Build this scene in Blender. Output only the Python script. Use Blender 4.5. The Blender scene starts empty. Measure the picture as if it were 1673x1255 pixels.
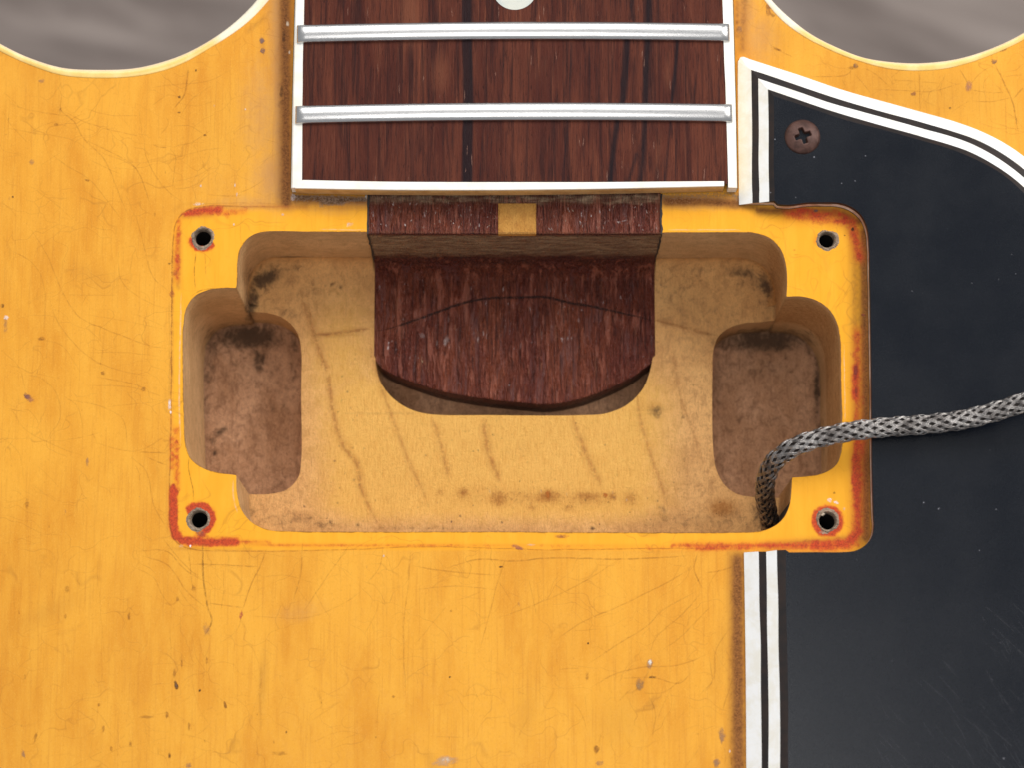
import bpy, math, random
import numpy as np
from mathutils import Vector, geometry, noise as mnoise

random.seed(7)
RNG = np.random.default_rng(7)
SC = bpy.context.scene
COL = SC.collection

# ------------------------------------------------------------------ camera
PX = 8.0e-5                      # one photo pixel on the guitar's top, in metres
FOC, TILT = 4417.0, math.radians(10.3)
CX, CY = 836.5, 627.5
ct, st = math.cos(TILT), math.sin(TILT)
CAM = (0.0, -FOC * st, FOC * ct)
cam = bpy.data.cameras.new("camera")
cam_o = bpy.data.objects.new("camera", cam)
COL.objects.link(cam_o)
cam_o.location = tuple(c * PX for c in CAM)
cam_o.rotation_euler = (TILT, 0, 0)
cam.sensor_width = 36.0
cam.lens = FOC / 1673.0 * 36.0
cam.clip_start = 0.01
cam.clip_end = 20.0
cam.dof.use_dof = True
cam.dof.focus_distance = FOC * PX * 1.005
cam.dof.aperture_fstop = 22.0
SC.camera = cam_o

# ------------------------------------------------------------------ light
world = bpy.data.worlds.new("World")
SC.world = world
world.use_nodes = True
bg = world.node_tree.nodes["Background"]
bg.inputs[0].default_value = (0.93, 0.96, 1.0, 1)
bg.inputs[1].default_value = 0.42


def area(name, loc, target, sx, sy, power, col):
    l = bpy.data.lights.new(name, 'AREA')
    l.shape = 'RECTANGLE'
    l.size, l.size_y = sx, sy
    l.energy = power
    l.color = col
    o = bpy.data.objects.new(name, l)
    COL.objects.link(o)
    o.location = loc
    d = Vector(target) - Vector(loc)
    o.rotation_euler = d.to_track_quat('-Z', 'Y').to_euler()
    return o


area("key_softbox", (0.52, 0.30, 0.52), (0, 0, 0), 0.40, 0.40, 4.0, (1.0, 0.975, 0.94))
area("top_softbox", (-0.06, 0.46, 0.54), (0, 0, 0), 0.44, 0.34, 2.2, (1.0, 0.985, 0.96))
area("fill_softbox", (-0.015, -0.10, 0.82), (0, 0, 0), 0.25, 0.26, 1.40, (1.0, 0.98, 0.96))
SC.view_settings.view_transform = 'Standard'
SC.view_settings.look = 'None'
SC.view_settings.exposure = 0.0
SC.view_settings.gamma = 1.0


# ------------------------------------------------------------------ coordinates
def at(u, v, z=0.0):
    """photo pixel -> point of the plane at height z (all in px units)"""
    dx, dy, dz = (u - CX) / FOC, -(v - CY) / FOC, -1.0
    wx, wy, wz = dx, dy * ct - dz * st, dy * st + dz * ct
    t = (z - CAM[2]) / wz
    return (CAM[0] + wx * t, CAM[1] + wy * t)


def to_px(X, Y, Z):
    X = np.asarray(X, float); Y = np.asarray(Y, float) - CAM[1]; Z = np.asarray(Z, float) - CAM[2]
    yc = Y * ct + Z * st
    zc = -Y * st + Z * ct
    return CX + FOC * X / (-zc), CY - FOC * yc / (-zc)


def smooth(pts, step=5.0, closed=False):
    """Catmull-Rom through the points, resampled"""
    P = [np.array(p, float) for p in pts]
    n = len(P)
    out = []
    rng = range(n) if closed else range(n - 1)
    for i in rng:
        p1, p2 = P[i], P[(i + 1) % n]
        p0 = P[(i - 1) % n] if (closed or i > 0) else p1 * 2 - p2
        p3 = P[(i + 2) % n] if (closed or i + 2 < n) else p2 * 2 - p1
        d = [max(1e-6, np.linalg.norm(b - a)) ** 0.5 for a, b in ((p0, p1), (p1, p2), (p2, p3))]
        t0, t1 = 0.0, d[0]; t2 = t1 + d[1]; t3 = t2 + d[2]
        k = max(1, int(round(np.linalg.norm(p2 - p1) / step)))
        for j in range(k):
            t = t1 + (t2 - t1) * j / k
            A1 = (t1 - t) / (t1 - t0) * p0 + (t - t0) / (t1 - t0) * p1
            A2 = (t2 - t) / (t2 - t1) * p1 + (t - t1) / (t2 - t1) * p2
            A3 = (t3 - t) / (t3 - t2) * p2 + (t - t2) / (t3 - t2) * p3
            B1 = (t2 - t) / (t2 - t0) * A1 + (t - t0) / (t2 - t0) * A2
            B2 = (t3 - t) / (t3 - t1) * A2 + (t - t1) / (t3 - t1) * A3
            out.append((t2 - t) / (t2 - t1) * B1 + (t - t1) / (t2 - t1) * B2)
    if not closed:
        out.append(P[-1])
    return [tuple(p) for p in out]


def trace(pts, z=0.0, step=5.0, closed=True, sm=True):
    pl = [at(u, v, z) for u, v in pts]
    return smooth(pl, step, closed) if sm else pl


def offset(pts, d):
    """shift an open polyline sideways (left of its direction), mitred"""
    P = np.array([(p[0], p[1]) for p in pts])
    seg = np.diff(P, axis=0)
    seg /= np.linalg.norm(seg, axis=1)[:, None] + 1e-9
    nrm = np.stack([-seg[:, 1], seg[:, 0]], 1)
    out = []
    for i in range(len(P)):
        a = nrm[max(0, i - 1)]; b = nrm[min(len(nrm) - 1, i)]
        m = a + b
        m /= np.linalg.norm(m) + 1e-9
        out.append(tuple(P[i] + m * d / max(0.35, float(m @ a))))
    return out


# ------------------------------------------------------------------ objects
def empty(name, parent=None, loc=(0, 0, 0)):
    o = bpy.data.objects.new(name, None)
    COL.objects.link(o)
    o.location = loc
    o.empty_display_size = 0.01
    if parent: o.parent = parent
    return o


def mesh(name, verts, faces, mat, parent=None, smoothed=False, attrs=None, label=None, kind=None):
    me = bpy.data.meshes.new(name)
    V = np.asarray(verts, float) * PX
    me.from_pydata(V.tolist(), [], [tuple(int(i) for i in f) for f in faces])
    if smoothed:
        me.polygons.foreach_set("use_smooth", [True] * len(me.polygons))
    for k, arr in (attrs or {}).items():
        a = me.attributes.new(k, 'FLOAT_COLOR', 'POINT')
        arr = np.asarray(arr, np.float32)
        if arr.shape[1] == 3:
            arr = np.concatenate([arr, np.ones((len(arr), 1), np.float32)], 1)
        a.data.foreach_set("color", arr.ravel())
    me.materials.append(mat)
    me.update()
    o = bpy.data.objects.new(name, me)
    COL.objects.link(o)
    if parent: o.parent = parent
    if label: o["label"] = label
    if kind: o["kind"] = kind
    return o


def inside(poly, X, Y):
    P = np.array(poly)
    r = np.zeros(len(X), bool)
    x0, y0 = P[:, 0], P[:, 1]
    x1, y1 = np.roll(x0, -1), np.roll(y0, -1)
    bb = (X >= x0.min()) & (X <= x0.max()) & (Y >= y0.min()) & (Y <= y0.max())
    idx = np.nonzero(bb)[0]
    xs, ys = X[idx], Y[idx]
    c = np.zeros(len(idx), bool)
    for a, b, e, f in zip(x0, y0, x1, y1):
        if b == f: continue
        k = (b > ys) != (f > ys)
        c ^= k & (xs < (e - a) * (ys - b) / (f - b) + a)
    r[idx] = c
    return r


def terrace(loops, level, lo, hi, grid):
    """Triangulate the plane along all loops; every triangle takes a (class, z)
    from level(X, Y). Returns per class: verts, floor faces, and walls."""
    pts, edges = [], []
    for L in loops:
        D = []
        for i, p in enumerate(L):
            q = L[(i + 1) % len(L)]; dl = math.hypot(q[0] - p[0], q[1] - p[1]); k = max(1, int(dl / (8 if dl < 700 else 60)))
            D += [(p[0] + (q[0] - p[0]) * j / k, p[1] + (q[1] - p[1]) * j / k) for j in range(k)]
        L = D
        n0 = len(pts); pts += [Vector(p[:2]) for p in L]
        edges += [(n0 + i, n0 + (i + 1) % len(L)) for i in range(len(L))]
    gx = np.arange(lo[0], hi[0] + grid, grid); gy = np.arange(lo[1], hi[1] + grid, grid)
    GX, GY = np.meshgrid(gx, gy)
    GX = GX + (np.arange(len(gy))[:, None] % 2) * grid * 0.5
    pts += [Vector((a, b)) for a, b in zip(GX.ravel().tolist(), GY.ravel().tolist())]
    V, _, F, *_r = geometry.delaunay_2d_cdt(pts, edges, [], 0, 1e-3, False)
    V = np.array([(v.x, v.y) for v in V]); F = np.array([tuple(f) for f in F])
    C = V[F].mean(1)
    cls, z = level(C[:, 0], C[:, 1])
    res = {}
    for c in np.unique(cls):
        if c < 0: continue
        m = cls == c
        f = F[m]; zz = z[m][0]
        u, inv = np.unique(f, return_inverse=True)
        vv = np.column_stack([V[u], np.full(len(u), zz)])
        res[int(c)] = [vv, inv.reshape(-1, 3)]
    E = np.concatenate([F[:, [0, 1]], F[:, [1, 2]], F[:, [2, 0]]])
    T = np.tile(np.arange(len(F)), 3)
    key = np.sort(E, 1)
    order = np.lexsort((key[:, 1], key[:, 0]))
    E, T, key = E[order], T[order], key[order]
    same = np.nonzero((key[1:] == key[:-1]).all(1))[0]
    walls = {}
    for i in same:
        ta, tb = T[i], T[i + 1]
        ca, cb = int(cls[ta]), int(cls[tb])
        if ca == cb or ca < 0 or cb < 0: continue
        za, zb = z[ta], z[tb]
        if za == zb: continue
        e = E[i] if za < zb else E[i + 1]          # winding of the lower triangle
        low = ca if za < zb else cb
        walls.setdefault(low, []).append((int(e[0]), int(e[1]), max(za, zb), min(za, zb)))
    wres = {}
    for c, ws in walls.items():
        d, vv, ff = {}, [], []
        def gv(i, zz):
            k = (i, round(zz, 3))
            if k not in d:
                d[k] = len(vv); vv.append((V[i][0], V[i][1], zz))
            return d[k]
        for a, b, zt, zb in ws:
            n = max(1, int(round((zt - zb) / 25.0)))
            for k in range(n):
                h0 = zb + (zt - zb) * k / n; h1 = zb + (zt - zb) * (k + 1) / n
                ff.append((gv(b, h0), gv(a, h0), gv(a, h1), gv(b, h1)))
        wres[c] = (np.array(vv), ff)
    return res, wres


def loft(rails, closed=False):
    """grid mesh between rails (equal length lists of 3D points)"""
    n = len(rails[0])
    V = [tuple(p) for r in rails for p in r]
    F = []
    for k in range(len(rails) - 1):
        for i in range(n - 1 if not closed else n):
            j = (i + 1) % n
            F.append((k * n + i, k * n + j, (k + 1) * n + j, (k + 1) * n + i))
    return V, F


def join(parts):
    V, F = [], []
    for v, f in parts:
        n = len(V); V += list(v); F += [tuple(i + n for i in q) for q in f]
    return V, F


def rail(pts, z):
    return [(p[0], p[1], z) for p in pts]


# ------------------------------------------------------------------ painting masks (in photo pixels)
def blob(u, v, cx, cy, rx, ry, a=0.0, p=1.0):
    c, s = math.cos(math.radians(a)), math.sin(math.radians(a))
    x = (u - cx) * c + (v - cy) * s; y = -(u - cx) * s + (v - cy) * c
    return np.exp(-((x / rx) ** 2 + (y / ry) ** 2) ** p)


def seg_dist(u, v, pts):
    best = np.full(u.shape, 1e9)
    for (a, b), (c, d) in zip(pts[:-1], pts[1:]):
        L = (c - a) ** 2 + (d - b) ** 2 + 1e-9
        t = np.clip(((u - a) * (c - a) + (v - b) * (d - b)) / L, 0, 1)
        best = np.minimum(best, np.hypot(u - a - t * (c - a), v - b - t * (d - b)))
    return best


def stroke(u, v, pts, w, soft):
    k = (2 * soft) if soft < 8 else min(2 * soft, w + soft)
    q = np.clip((w + soft - seg_dist(u, v, pts)) / k, 0, 1)
    return q if soft < 8 else q ** 1.7


# ------------------------------------------------------------------ node helper
class N:
    def __init__(s, name):
        s.m = bpy.data.materials.new(name); s.m.use_nodes = True
        s.t = s.m.node_tree; s.n = s.t.nodes
        s.b = s.n["Principled BSDF"]; s.out = s.n["Material Output"]
        tc = s.n.new("ShaderNodeTexCoord")
        s.P = s.vec('MULTIPLY', tc.outputs["Object"], (1 / PX,) * 3)
    def link(s, a, b):
        if isinstance(a, (int, float, tuple)):
            if isinstance(a, tuple) and len(a) == 3 and b.type == 'RGBA': a = a + (1.0,)
            b.default_value = a
        else: s.t.links.new(a, b)
    def vec(s, op, a, b):
        n = s.n.new("ShaderNodeVectorMath"); n.operation = op
        s.link(a, n.inputs[0]); s.link(b, n.inputs[1]); return n.outputs[0]
    def math(s, op, a, b=0.0, clamp=False):
        n = s.n.new("ShaderNodeMath"); n.operation = op; n.use_clamp = clamp
        s.link(a, n.inputs[0]); s.link(b, n.inputs[1]); return n.outputs[0]
    def noise(s, stretch=(1, 1, 1), scale=1.0, detail=4, rough=0.55, dist=0.0, off=0.0, vec=None, col=False):
        v = s.vec('MULTIPLY', vec or s.P, tuple(x * scale for x in stretch))
        v = s.vec('ADD', v, (off, off * 1.7, off * 0.6))
        n = s.n.new("ShaderNodeTexNoise"); n.inputs["Scale"].default_value = 1.0
        n.inputs["Detail"].default_value = detail; n.inputs["Roughness"].default_value = rough
        n.inputs["Distortion"].default_value = dist
        s.link(v, n.inputs["Vector"]); return n.outputs["Color" if col else "Fac"]
    def ramp(s, a, lo, hi, o0=0.0, o1=1.0):
        n = s.n.new("ShaderNodeMapRange"); n.interpolation_type = 'SMOOTHSTEP'
        s.link(a, n.inputs[0]); n.inputs[1].default_value = lo; n.inputs[2].default_value = hi
        n.inputs[3].default_value = o0; n.inputs[4].default_value = o1; return n.outputs[0]
    def mix(s, f, a, b, mode='MIX'):
        n = s.n.new("ShaderNodeMix"); n.data_type = 'RGBA'; n.blend_type = mode
        s.link(f, n.inputs[0]); s.link(a, n.inputs[6]); s.link(b, n.inputs[7]); return n.outputs[2]
    def attr(s, name):
        n = s.n.new("ShaderNodeAttribute"); n.attribute_name = name
        q = s.n.new("ShaderNodeSeparateColor"); s.link(n.outputs["Color"], q.inputs[0])
        return n.outputs["Color"], q.outputs[0], q.outputs[1], q.outputs[2], n.outputs["Alpha"]
    def rag(s, mask, nz, amt=0.7, lo=0.35, hi=0.65):
        """mask with its edge broken up by noise"""
        d = s.math('MULTIPLY', s.math('SUBTRACT', nz, 0.5), amt * 2)
        gate = s.ramp(mask, 0.02, 0.25)
        return s.math('MULTIPLY', s.ramp(s.math('ADD', mask, d), lo, hi), gate)
    def finish(s, col, rough=0.5, h=None, dist=1.0, strength=0.3, bevel=0.0, **kw):
        s.link(col, s.b.inputs["Base Color"]); s.link(rough, s.b.inputs["Roughness"])
        for k, v in kw.items():
            s.link(v, s.b.inputs[k.replace("_", " ")])
        nrm = None
        if bevel:
            bv = s.n.new("ShaderNodeBevel"); bv.samples = 6; bv.inputs["Radius"].default_value = bevel * PX
            nrm = bv.outputs[0]
        if h is not None:
            bp = s.n.new("ShaderNodeBump"); bp.inputs["Strength"].default_value = strength
            bp.inputs["Distance"].default_value = dist * PX
            s.link(h, bp.inputs["Height"])
            if nrm: s.link(nrm, bp.inputs["Normal"])
            nrm = bp.outputs[0]
        if nrm: s.link(nrm, s.b.inputs["Normal"])
        return s.m


# ------------------------------------------------------------------ materials
def mat_top():
    s = N("amber lacquered maple")
    n1 = s.noise((1, .45, 1), .006, 5, .6, .3)
    n2 = s.noise((1, .035, 1), .22, 4, .65)
    n3 = s.noise((1, .22, 1), .045, 4, .6, .6, 5)
    n4 = s.noise((1, .8, 1), .5, 3, .7, 0, 2)
    col = s.mix(s.ramp(n1, .35, .68), (.80, .372, .040), (.67, .270, .025))
    col = s.mix(s.math('MULTIPLY', s.ramp(n3, .38, .66), .34), col, (.84, .42, .052))
    col = s.mix(s.math('MULTIPLY', s.ramp(n2, .48, .74), .42), col, (.56, .22, .026))
    col = s.mix(s.math('MULTIPLY', s.ramp(n4, .5, .8), .34), col, (.93, .53, .11))
    col = s.mix(s.math('MULTIPLY', s.ramp(s.noise((1, .6, 1), .35, 4, .8, .2, 77), .52, .72), .36), col, (.50, .19, .025))
    _, r, g, b, a = s.attr("paint_one")
    _, r2, g2, b2, a2 = s.attr("paint_two")
    nz = s.noise((1, .8, 1), .09, 6, .7, .5, 11)
    nf = s.noise((1, 1, 1), .3, 4, .7, .3, 17)
    # unfaded finish where the pickup ring sat
    fresh = s.mix(s.math('MULTIPLY', s.ramp(n3, .4, .7), .5), (.86, .385, .022), (.93, .45, .035))
    fresh = s.mix(s.math('MULTIPLY', s.ramp(n2, .5, .78), .3), fresh, (.72, .27, .015))
    col = s.mix(s.ramp(b, .1, .9, 0, .9), col, fresh)
    # tan worn, dirty zones
    wear = s.mix(n3, (.44, .21, .080), (.60, .32, .13))
    col = s.mix(s.math('MULTIPLY', s.rag(r2, nz, .25, .05, .95), .85), col, wear)
    # crazing: warped cell edges, faint
    wv = s.vec('ADD', s.P, s.vec('MULTIPLY', s.vec('SUBTRACT', s.noise((1, 1, 1), .007, 3, .5, 0, 3, col=True), (.5, .5, .5)), (230, 230, 0)))
    for sc, off, st_ in ((.0095, 0, .26), (.021, 40, .20)):
        vo = s.n.new("ShaderNodeTexVoronoi"); vo.feature = 'DISTANCE_TO_EDGE'
        vo.inputs["Scale"].default_value = 1.0
        s.link(s.vec('ADD', s.vec('MULTIPLY', wv, (sc * .8, sc * 1.15, 0)), (off, off, 0)), vo.inputs["Vector"])
        line = s.ramp(vo.outputs["Distance"], 0.0, sc * 1.15, 1.0, 0.0)
        gate = s.ramp(s.noise((1, 1, 1), .012, 3, .6, 0, off + 8), .44, .60)
        col = s.mix(s.math('MULTIPLY', s.math('MULTIPLY', line, gate), st_), col, (.30, .11, .018))
    # brown tones and red stains
    brown = s.mix(s.ramp(nf, .35, .65), (.11, .036, .010), (.30, .115, .030))
    col = s.mix(s.math('MULTIPLY', s.ramp(g, .0, .9), .88), col, (.235, .085, .022))
    col = s.mix(s.math('MULTIPLY', s.rag(g, nz, .60, .35, 1.0), .85), col, brown)
    col = s.mix(s.math('MULTIPLY', s.ramp(r, .0, .9), .75), col, (.62, .10, .016))
    red = s.mix(s.ramp(nf, .35, .7), (.58, .058, .022), (.26, .020, .018))
    col = s.mix(s.math('MULTIPLY', s.rag(r, nz, .62, .25, .78), .85), col, red)
    col = s.mix(s.math('MULTIPLY', s.rag(g2, nf, .9, .25, .9), .85), col, s.mix(s.ramp(nf, .4, .6), (.06, .040, .030), (.28, .19, .13)))
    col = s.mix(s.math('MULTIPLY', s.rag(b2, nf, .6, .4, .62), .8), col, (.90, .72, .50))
    hs = s.math('ADD', s.math('MULTIPLY', n4, .4), s.math('MULTIPLY', n2, .6))
    rg = s.ramp(nz, .3, .7, .33, .50)
    return s.finish(col, rg, hs, 1.2, .30, bevel=3.0, Specular_IOR_Level=.10)


def mat_raw(name, light, mid, dark, bevel=9.0, rough=.75, speck=.55, fibre=(1, .12, 1), grime_shade=(.075, .045, .028)):
    s = N(name)
    n1 = s.noise((1, .7, .8), .014, 5, .62, .4, 1)
    n2 = s.noise(fibre, .35, 4, .65, .2, 2)
    n3 = s.noise((1, .8, 1), .07, 5, .7, .8, 3)
    n5 = s.noise((1, .8, 1), .20, 5, .8, .6, 9)
    n6 = s.noise((1, .45, 1), .55, 3, .8, .3, 14)
    col = s.mix(s.ramp(n1, .34, .66), light, mid)
    col = s.mix(s.math('MULTIPLY', s.ramp(n3, .42, .68), .55), col, dark)
    col = s.mix(s.math('MULTIPLY', s.ramp(n2, .50, .72), .38), col, dark)
    col = s.mix(s.math('MULTIPLY', s.ramp(s.noise(fibre, .5, 3, .7, 0, 31), .56, .78), .4), col, light)
    col = s.mix(s.math('MULTIPLY', s.ramp(n6, .48, .70), .60), col, dark)
    col = s.mix(s.math('MULTIPLY', s.ramp(s.noise((1, .5, 1), .42, 3, .8, .2, 51), .54, .74), .45), col, tuple(min(1, c * 1.25) for c in light))
    _, r, g, b, a = s.attr("paint_one")
    ld = tuple(min(1, c * 1.22) for c in light)
    col = s.mix(s.math('MULTIPLY', s.rag(b, n3, .3, .1, .9), .75), col, s.mix(s.ramp(n2, .4, .7), (.92, .525, .120), (.82, .42, .085)))
    col = s.mix(s.math('MULTIPLY', s.ramp(g, .05, 1.0), .55), col, (.50, .215, .05))
    col = s.mix(s.math('MULTIPLY', s.rag(g, n5, .9, .40, .95), .65), col, (.34, .125, .03))
    col = s.mix(s.math('MULTIPLY', s.ramp(r, .05, 1.0), .5), col, tuple(x * 1.5 for x in grime_shade))  # red channel: grime, with painted shade mixed in
    col = s.mix(s.math('MULTIPLY', s.rag(r, s.math('ADD', s.math('MULTIPLY', n3, .6), s.math('MULTIPLY', n5, .4)), 1.1, .3, .9), .85), col, grime_shade)
    col = s.mix(s.math('MULTIPLY', s.ramp(n5, .60, .72), speck), col, grime_shade)
    h = s.math('ADD', s.math('ADD', s.math('MULTIPLY', n2, .6), s.math('MULTIPLY', n5, .9)), s.math('MULTIPLY', n6, .5))
    return s.finish(col, rough, h, 4.5, .8, bevel=bevel, Specular_IOR_Level=.15)


def mat_tenon():
    s = N("mahogany end of the neck")
    n1 = s.noise((1, .35, 1), .02, 5, .6, .4, 1)
    n2 = s.noise((1, .05, 1), .30, 4, .7, .3, 2)
    n3 = s.noise((1, .12, 1), .12, 4, .7, .2, 7)
    col = s.mix(s.ramp(n1, .35, .65), (.150, .034, .022), (.225, .058, .030))
    col = s.mix(s.math('MULTIPLY', s.ramp(n2, .46, .68), .80), col, (.040, .010, .009))
    col = s.mix(s.math('MULTIPLY', s.ramp(n3, .56, .72), .65), col, (.32, .10, .052))
    _, r, g, b, a = s.attr("paint_one")
    # dusty grey-brown skin on the routed wall
    nzz = s.noise((.25, 1, 1), .12, 5, .65, .3, 4)
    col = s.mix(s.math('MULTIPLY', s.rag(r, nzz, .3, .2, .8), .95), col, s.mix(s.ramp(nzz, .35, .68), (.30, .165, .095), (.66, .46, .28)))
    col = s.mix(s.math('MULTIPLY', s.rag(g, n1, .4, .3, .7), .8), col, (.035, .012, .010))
    fl = s.noise((1, .35, 1), .22, 4, .8, .6, 21)
    col = s.mix(s.math('MULTIPLY', s.ramp(fl, .66, .74), .60), col, (.58, .44, .40))
    ch = s.noise((1, .13, 1), .085, 4, .7, .12, 33)
    col = s.mix(s.math('MULTIPLY', s.ramp(ch, .52, .66), .50), col, (.30, .092, .050))
    col = s.mix(s.math('MULTIPLY', s.ramp(ch, .48, .36), .50), col, (.055, .016, .016))
    h = s.math('ADD', s.math('ADD', n2, s.math('MULTIPLY', n3, .9)), s.math('MULTIPLY', s.ramp(ch, .40, .60), 1.4))
    rg = s.ramp(fl, .42, .60, .58, .22)
    return s.finish(col, rg, h, 4.5, 1.0, bevel=6.0, Specular_IOR_Level=.32)


def mat_fretboard():
    s = N("oiled rosewood")
    n0 = s.noise((1, .16, 1), .018, 4, .6, .8, 3)
    n1 = s.noise((1, .05, 1), .085, 5, .65, .9, 1)
    n2 = s.noise((1, .045, 1), .34, 5, .75, .5, 2)
    n3 = s.noise((1, .16, 1), .34, 4, .75, .3, 6)
    col = s.mix(s.ramp(n0, .34, .66), (.072, .018, .012), (.122, .034, .019))
    col = s.mix(s.math('MULTIPLY', s.ramp(n1, .44, .66), .80), col, (.032, .011, .010))
    col = s.mix(s.math('MULTIPLY', s.ramp(n2, .50, .70), .70), col, (.016, .007, .008))
    col = s.mix(s.math('MULTIPLY', s.ramp(s.noise((1, .03, 1), .22, 4, .65, .2, 41), .54, .74), .45), col, (.22, .070, .035))
    _, r, g, b, a = s.attr("paint_one")
    col = s.mix(s.math('MULTIPLY', s.rag(r, n2, .28, .25, .75), .85), col, (.009, .007, .010))
    col = s.mix(s.math('MULTIPLY', s.rag(g, n2, .3, .2, .8), .6), col, (.21, .070, .036))
    col = s.mix(s.math('MULTIPLY', s.ramp(n3, .70, .80), .5), col, (.42, .24, .18))
    pr = s.noise((1, .10, 1), .42, 3, .8, .1, 91)
    col = s.mix(s.math('MULTIPLY', s.ramp(pr, .60, .70), .75), col, (.012, .005, .005))
    h = s.math('ADD', n2, s.math('MULTIPLY', pr, -1.6))
    return s.finish(col, s.ramp(n3, .4, .7, .62, .46), h, 1.8, .6, Specular_IOR_Level=.09)


def mat_plain(name, c, rough=.4, var=.12, c2=None, metallic=0.0, spec=.5, scale=.05, h=.1, bevel=0.0):
    s = N(name)
    n1 = s.noise((1, 1, 1), scale, 5, .65, .3, 5)
    c2 = c2 or tuple(x * (1 - var) for x in c)
    col = s.mix(s.ramp(n1, .35, .7), c, c2)
    nf = s.noise((1, 1, 1), .6, 3, .7, 0, 9)
    return s.finish(col, rough, nf, .6, h, bevel=bevel, Metallic=metallic, Specular_IOR_Level=spec)


def mat_painted(name, rough=.4, noise_amt=.14):
    s = N(name)
    c, r, g, b, a = s.attr("tint")
    n1 = s.noise((1, 1, 1), .12, 5, .7, .4, 5)
    col = s.mix(s.ramp(n1, .45, .72, 0, noise_amt), c, (.40, .20, .06))
    return s.finish(col, rough, n1, 1.0, .12)


def mat_decal():
    s = N("crack and mark in the finish")
    c, r, g, b, a = s.attr("tint")
    nz = s.noise((1, 1, 1), .11, 4, .7, .3, 3)
    al = s.math('MULTIPLY', a, s.ramp(nz, .34, .60, .22, 1.0), True)
    s.link(c, s.b.inputs["Base Color"]); s.b.inputs["Roughness"].default_value = .6
    s.link(al, s.b.inputs["Alpha"])
    s.b.inputs["Specular IOR Level"].default_value = .2
    return s.m


def mat_guard():
    s = N("satin black celluloid")
    nf = s.noise((1, 1, 1), .55, 3, .8, 0, 9)
    n1 = s.noise((1, 1, 1), .008, 4, .6, 0, 5)
    sw = s.noise((.08, 1, 1), .10, 4, .7, 0, 7, vec=None)
    dust = s.noise((1, 1, 1), .10, 2, .5, 0, 63)
    col = s.mix(s.ramp(nf, .35, .7), (.0030, .0044, .0080), (.0065, .0088, .0140))
    col = s.mix(s.ramp(dust, .82, .85, 0, .3), col, (.3, .32, .36))
    return s.finish(col, s.ramp(n1, .3, .7, .19, .26), nf, .5, .26, Specular_IOR_Level=.27)


def mat_metal():
    s = N("polished nickel silver")
    n1 = s.noise((.02, 1, 1), .5, 4, .7, 0, 5)
    col = s.mix(s.ramp(n1, .3, .7), (.66, .65, .64), (.57, .56, .55))
    return s.finish(col, s.ramp(n1, .3, .7, .24, .32), n1, .4, .015, Metallic=1.0)


def mat_floor():
    s = N("grey brown floor boards")
    rot = s.n.new("ShaderNodeVectorRotate"); rot.inputs["Angle"].default_value = math.radians(14)
    s.link(s.P, rot.inputs["Vector"])
    v = rot.outputs[0]
    n1 = s.noise((.12, 1, 1), .0026, 5, .65, .9, 4, vec=v)
    n2 = s.noise((.08, 1, 1), .007, 4, .6, .3, 6, vec=v)
    col = s.mix(s.ramp(n1, .36, .62), (.40, .325, .285), (.175, .132, .112))
    col = s.mix(s.math('MULTIPLY', s.ramp(n2, .5, .75), .7), col, (.10, .070, .058))
    return s.finish(col, .55)


M_TOP = mat_top()
M_STEP = mat_raw("bare maple, routed", (.86, .485, .185), (.72, .38, .140), (.43, .215, .085))
M_WALL = mat_raw("bare wood of the rout's wall", (.84, .54, .27), (.70, .43, .205), (.50, .285, .125), speck=.45, fibre=(.05, .05, .7))
M_POCKET = mat_raw("grimy bare wood", (.68, .390, .225), (.50, .265, .140), (.19, .088, .046), speck=.75)
M_TENON = mat_tenon()
M_PLUG = mat_raw("amber maple sliver", (.70, .36, .09), (.62, .29, .06), (.42, .17, .04), speck=.2)
M_BOARD = mat_fretboard()
M_CREAM = mat_plain("white fretboard binding", (.90, .885, .84), .38, c2=(.86, .80, .68), scale=.03)
M_AGED = mat_plain("aged tan side of the binding", (.66, .42, .17), .45, c2=(.50, .27, .09), scale=.04)
M_BIND = mat_painted("lacquered body binding", .32)
M_WHITE = mat_plain("white celluloid ply", (.87, .875, .87), .35, c2=(.80, .775, .70), scale=.035)
M_BLACK = mat_plain("black celluloid ply", (.016, .013, .013), .45, c2=(.028, .018, .015), scale=.04, spec=.2)
M_CUT = mat_plain("raw cut edge of the plies", (.50, .32, .22), .5, c2=(.92, .86, .80), scale=.035)
M_GUARD = mat_guard()
M_METAL = mat_metal()
M_PEARL = mat_plain("pearl inlay", (.50, .54, .51), .3, c2=(.62, .62, .54), scale=.03)
M_RUST = mat_plain("tarnished brown screw steel", (.105, .050, .038), .40, c2=(.050, .022, .016), metallic=.25, scale=.10, h=.8, spec=.35)
M_WIRE = mat_plain("tinned braid wire", (.50, .47, .45), .27, c2=(.17, .15, .14), metallic=.9, scale=.04, h=.2)
M_CORE = mat_plain("dark cloth under the braid", (.035, .026, .022), .8, scale=.2)
M_BORE = mat_plain("dark screw bore", (.030, .020, .014), .9)
M_TORN = mat_plain("torn grey wood lip", (.36, .27, .19), .8, c2=(.15, .10, .07), scale=.16, h=1.0)
M_SIDE = mat_raw("amber body side", (.55, .27, .07), (.45, .20, .05), (.3, .12, .03), speck=.1)
M_DECAL = mat_decal()
M_FLOOR = mat_floor()

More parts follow.
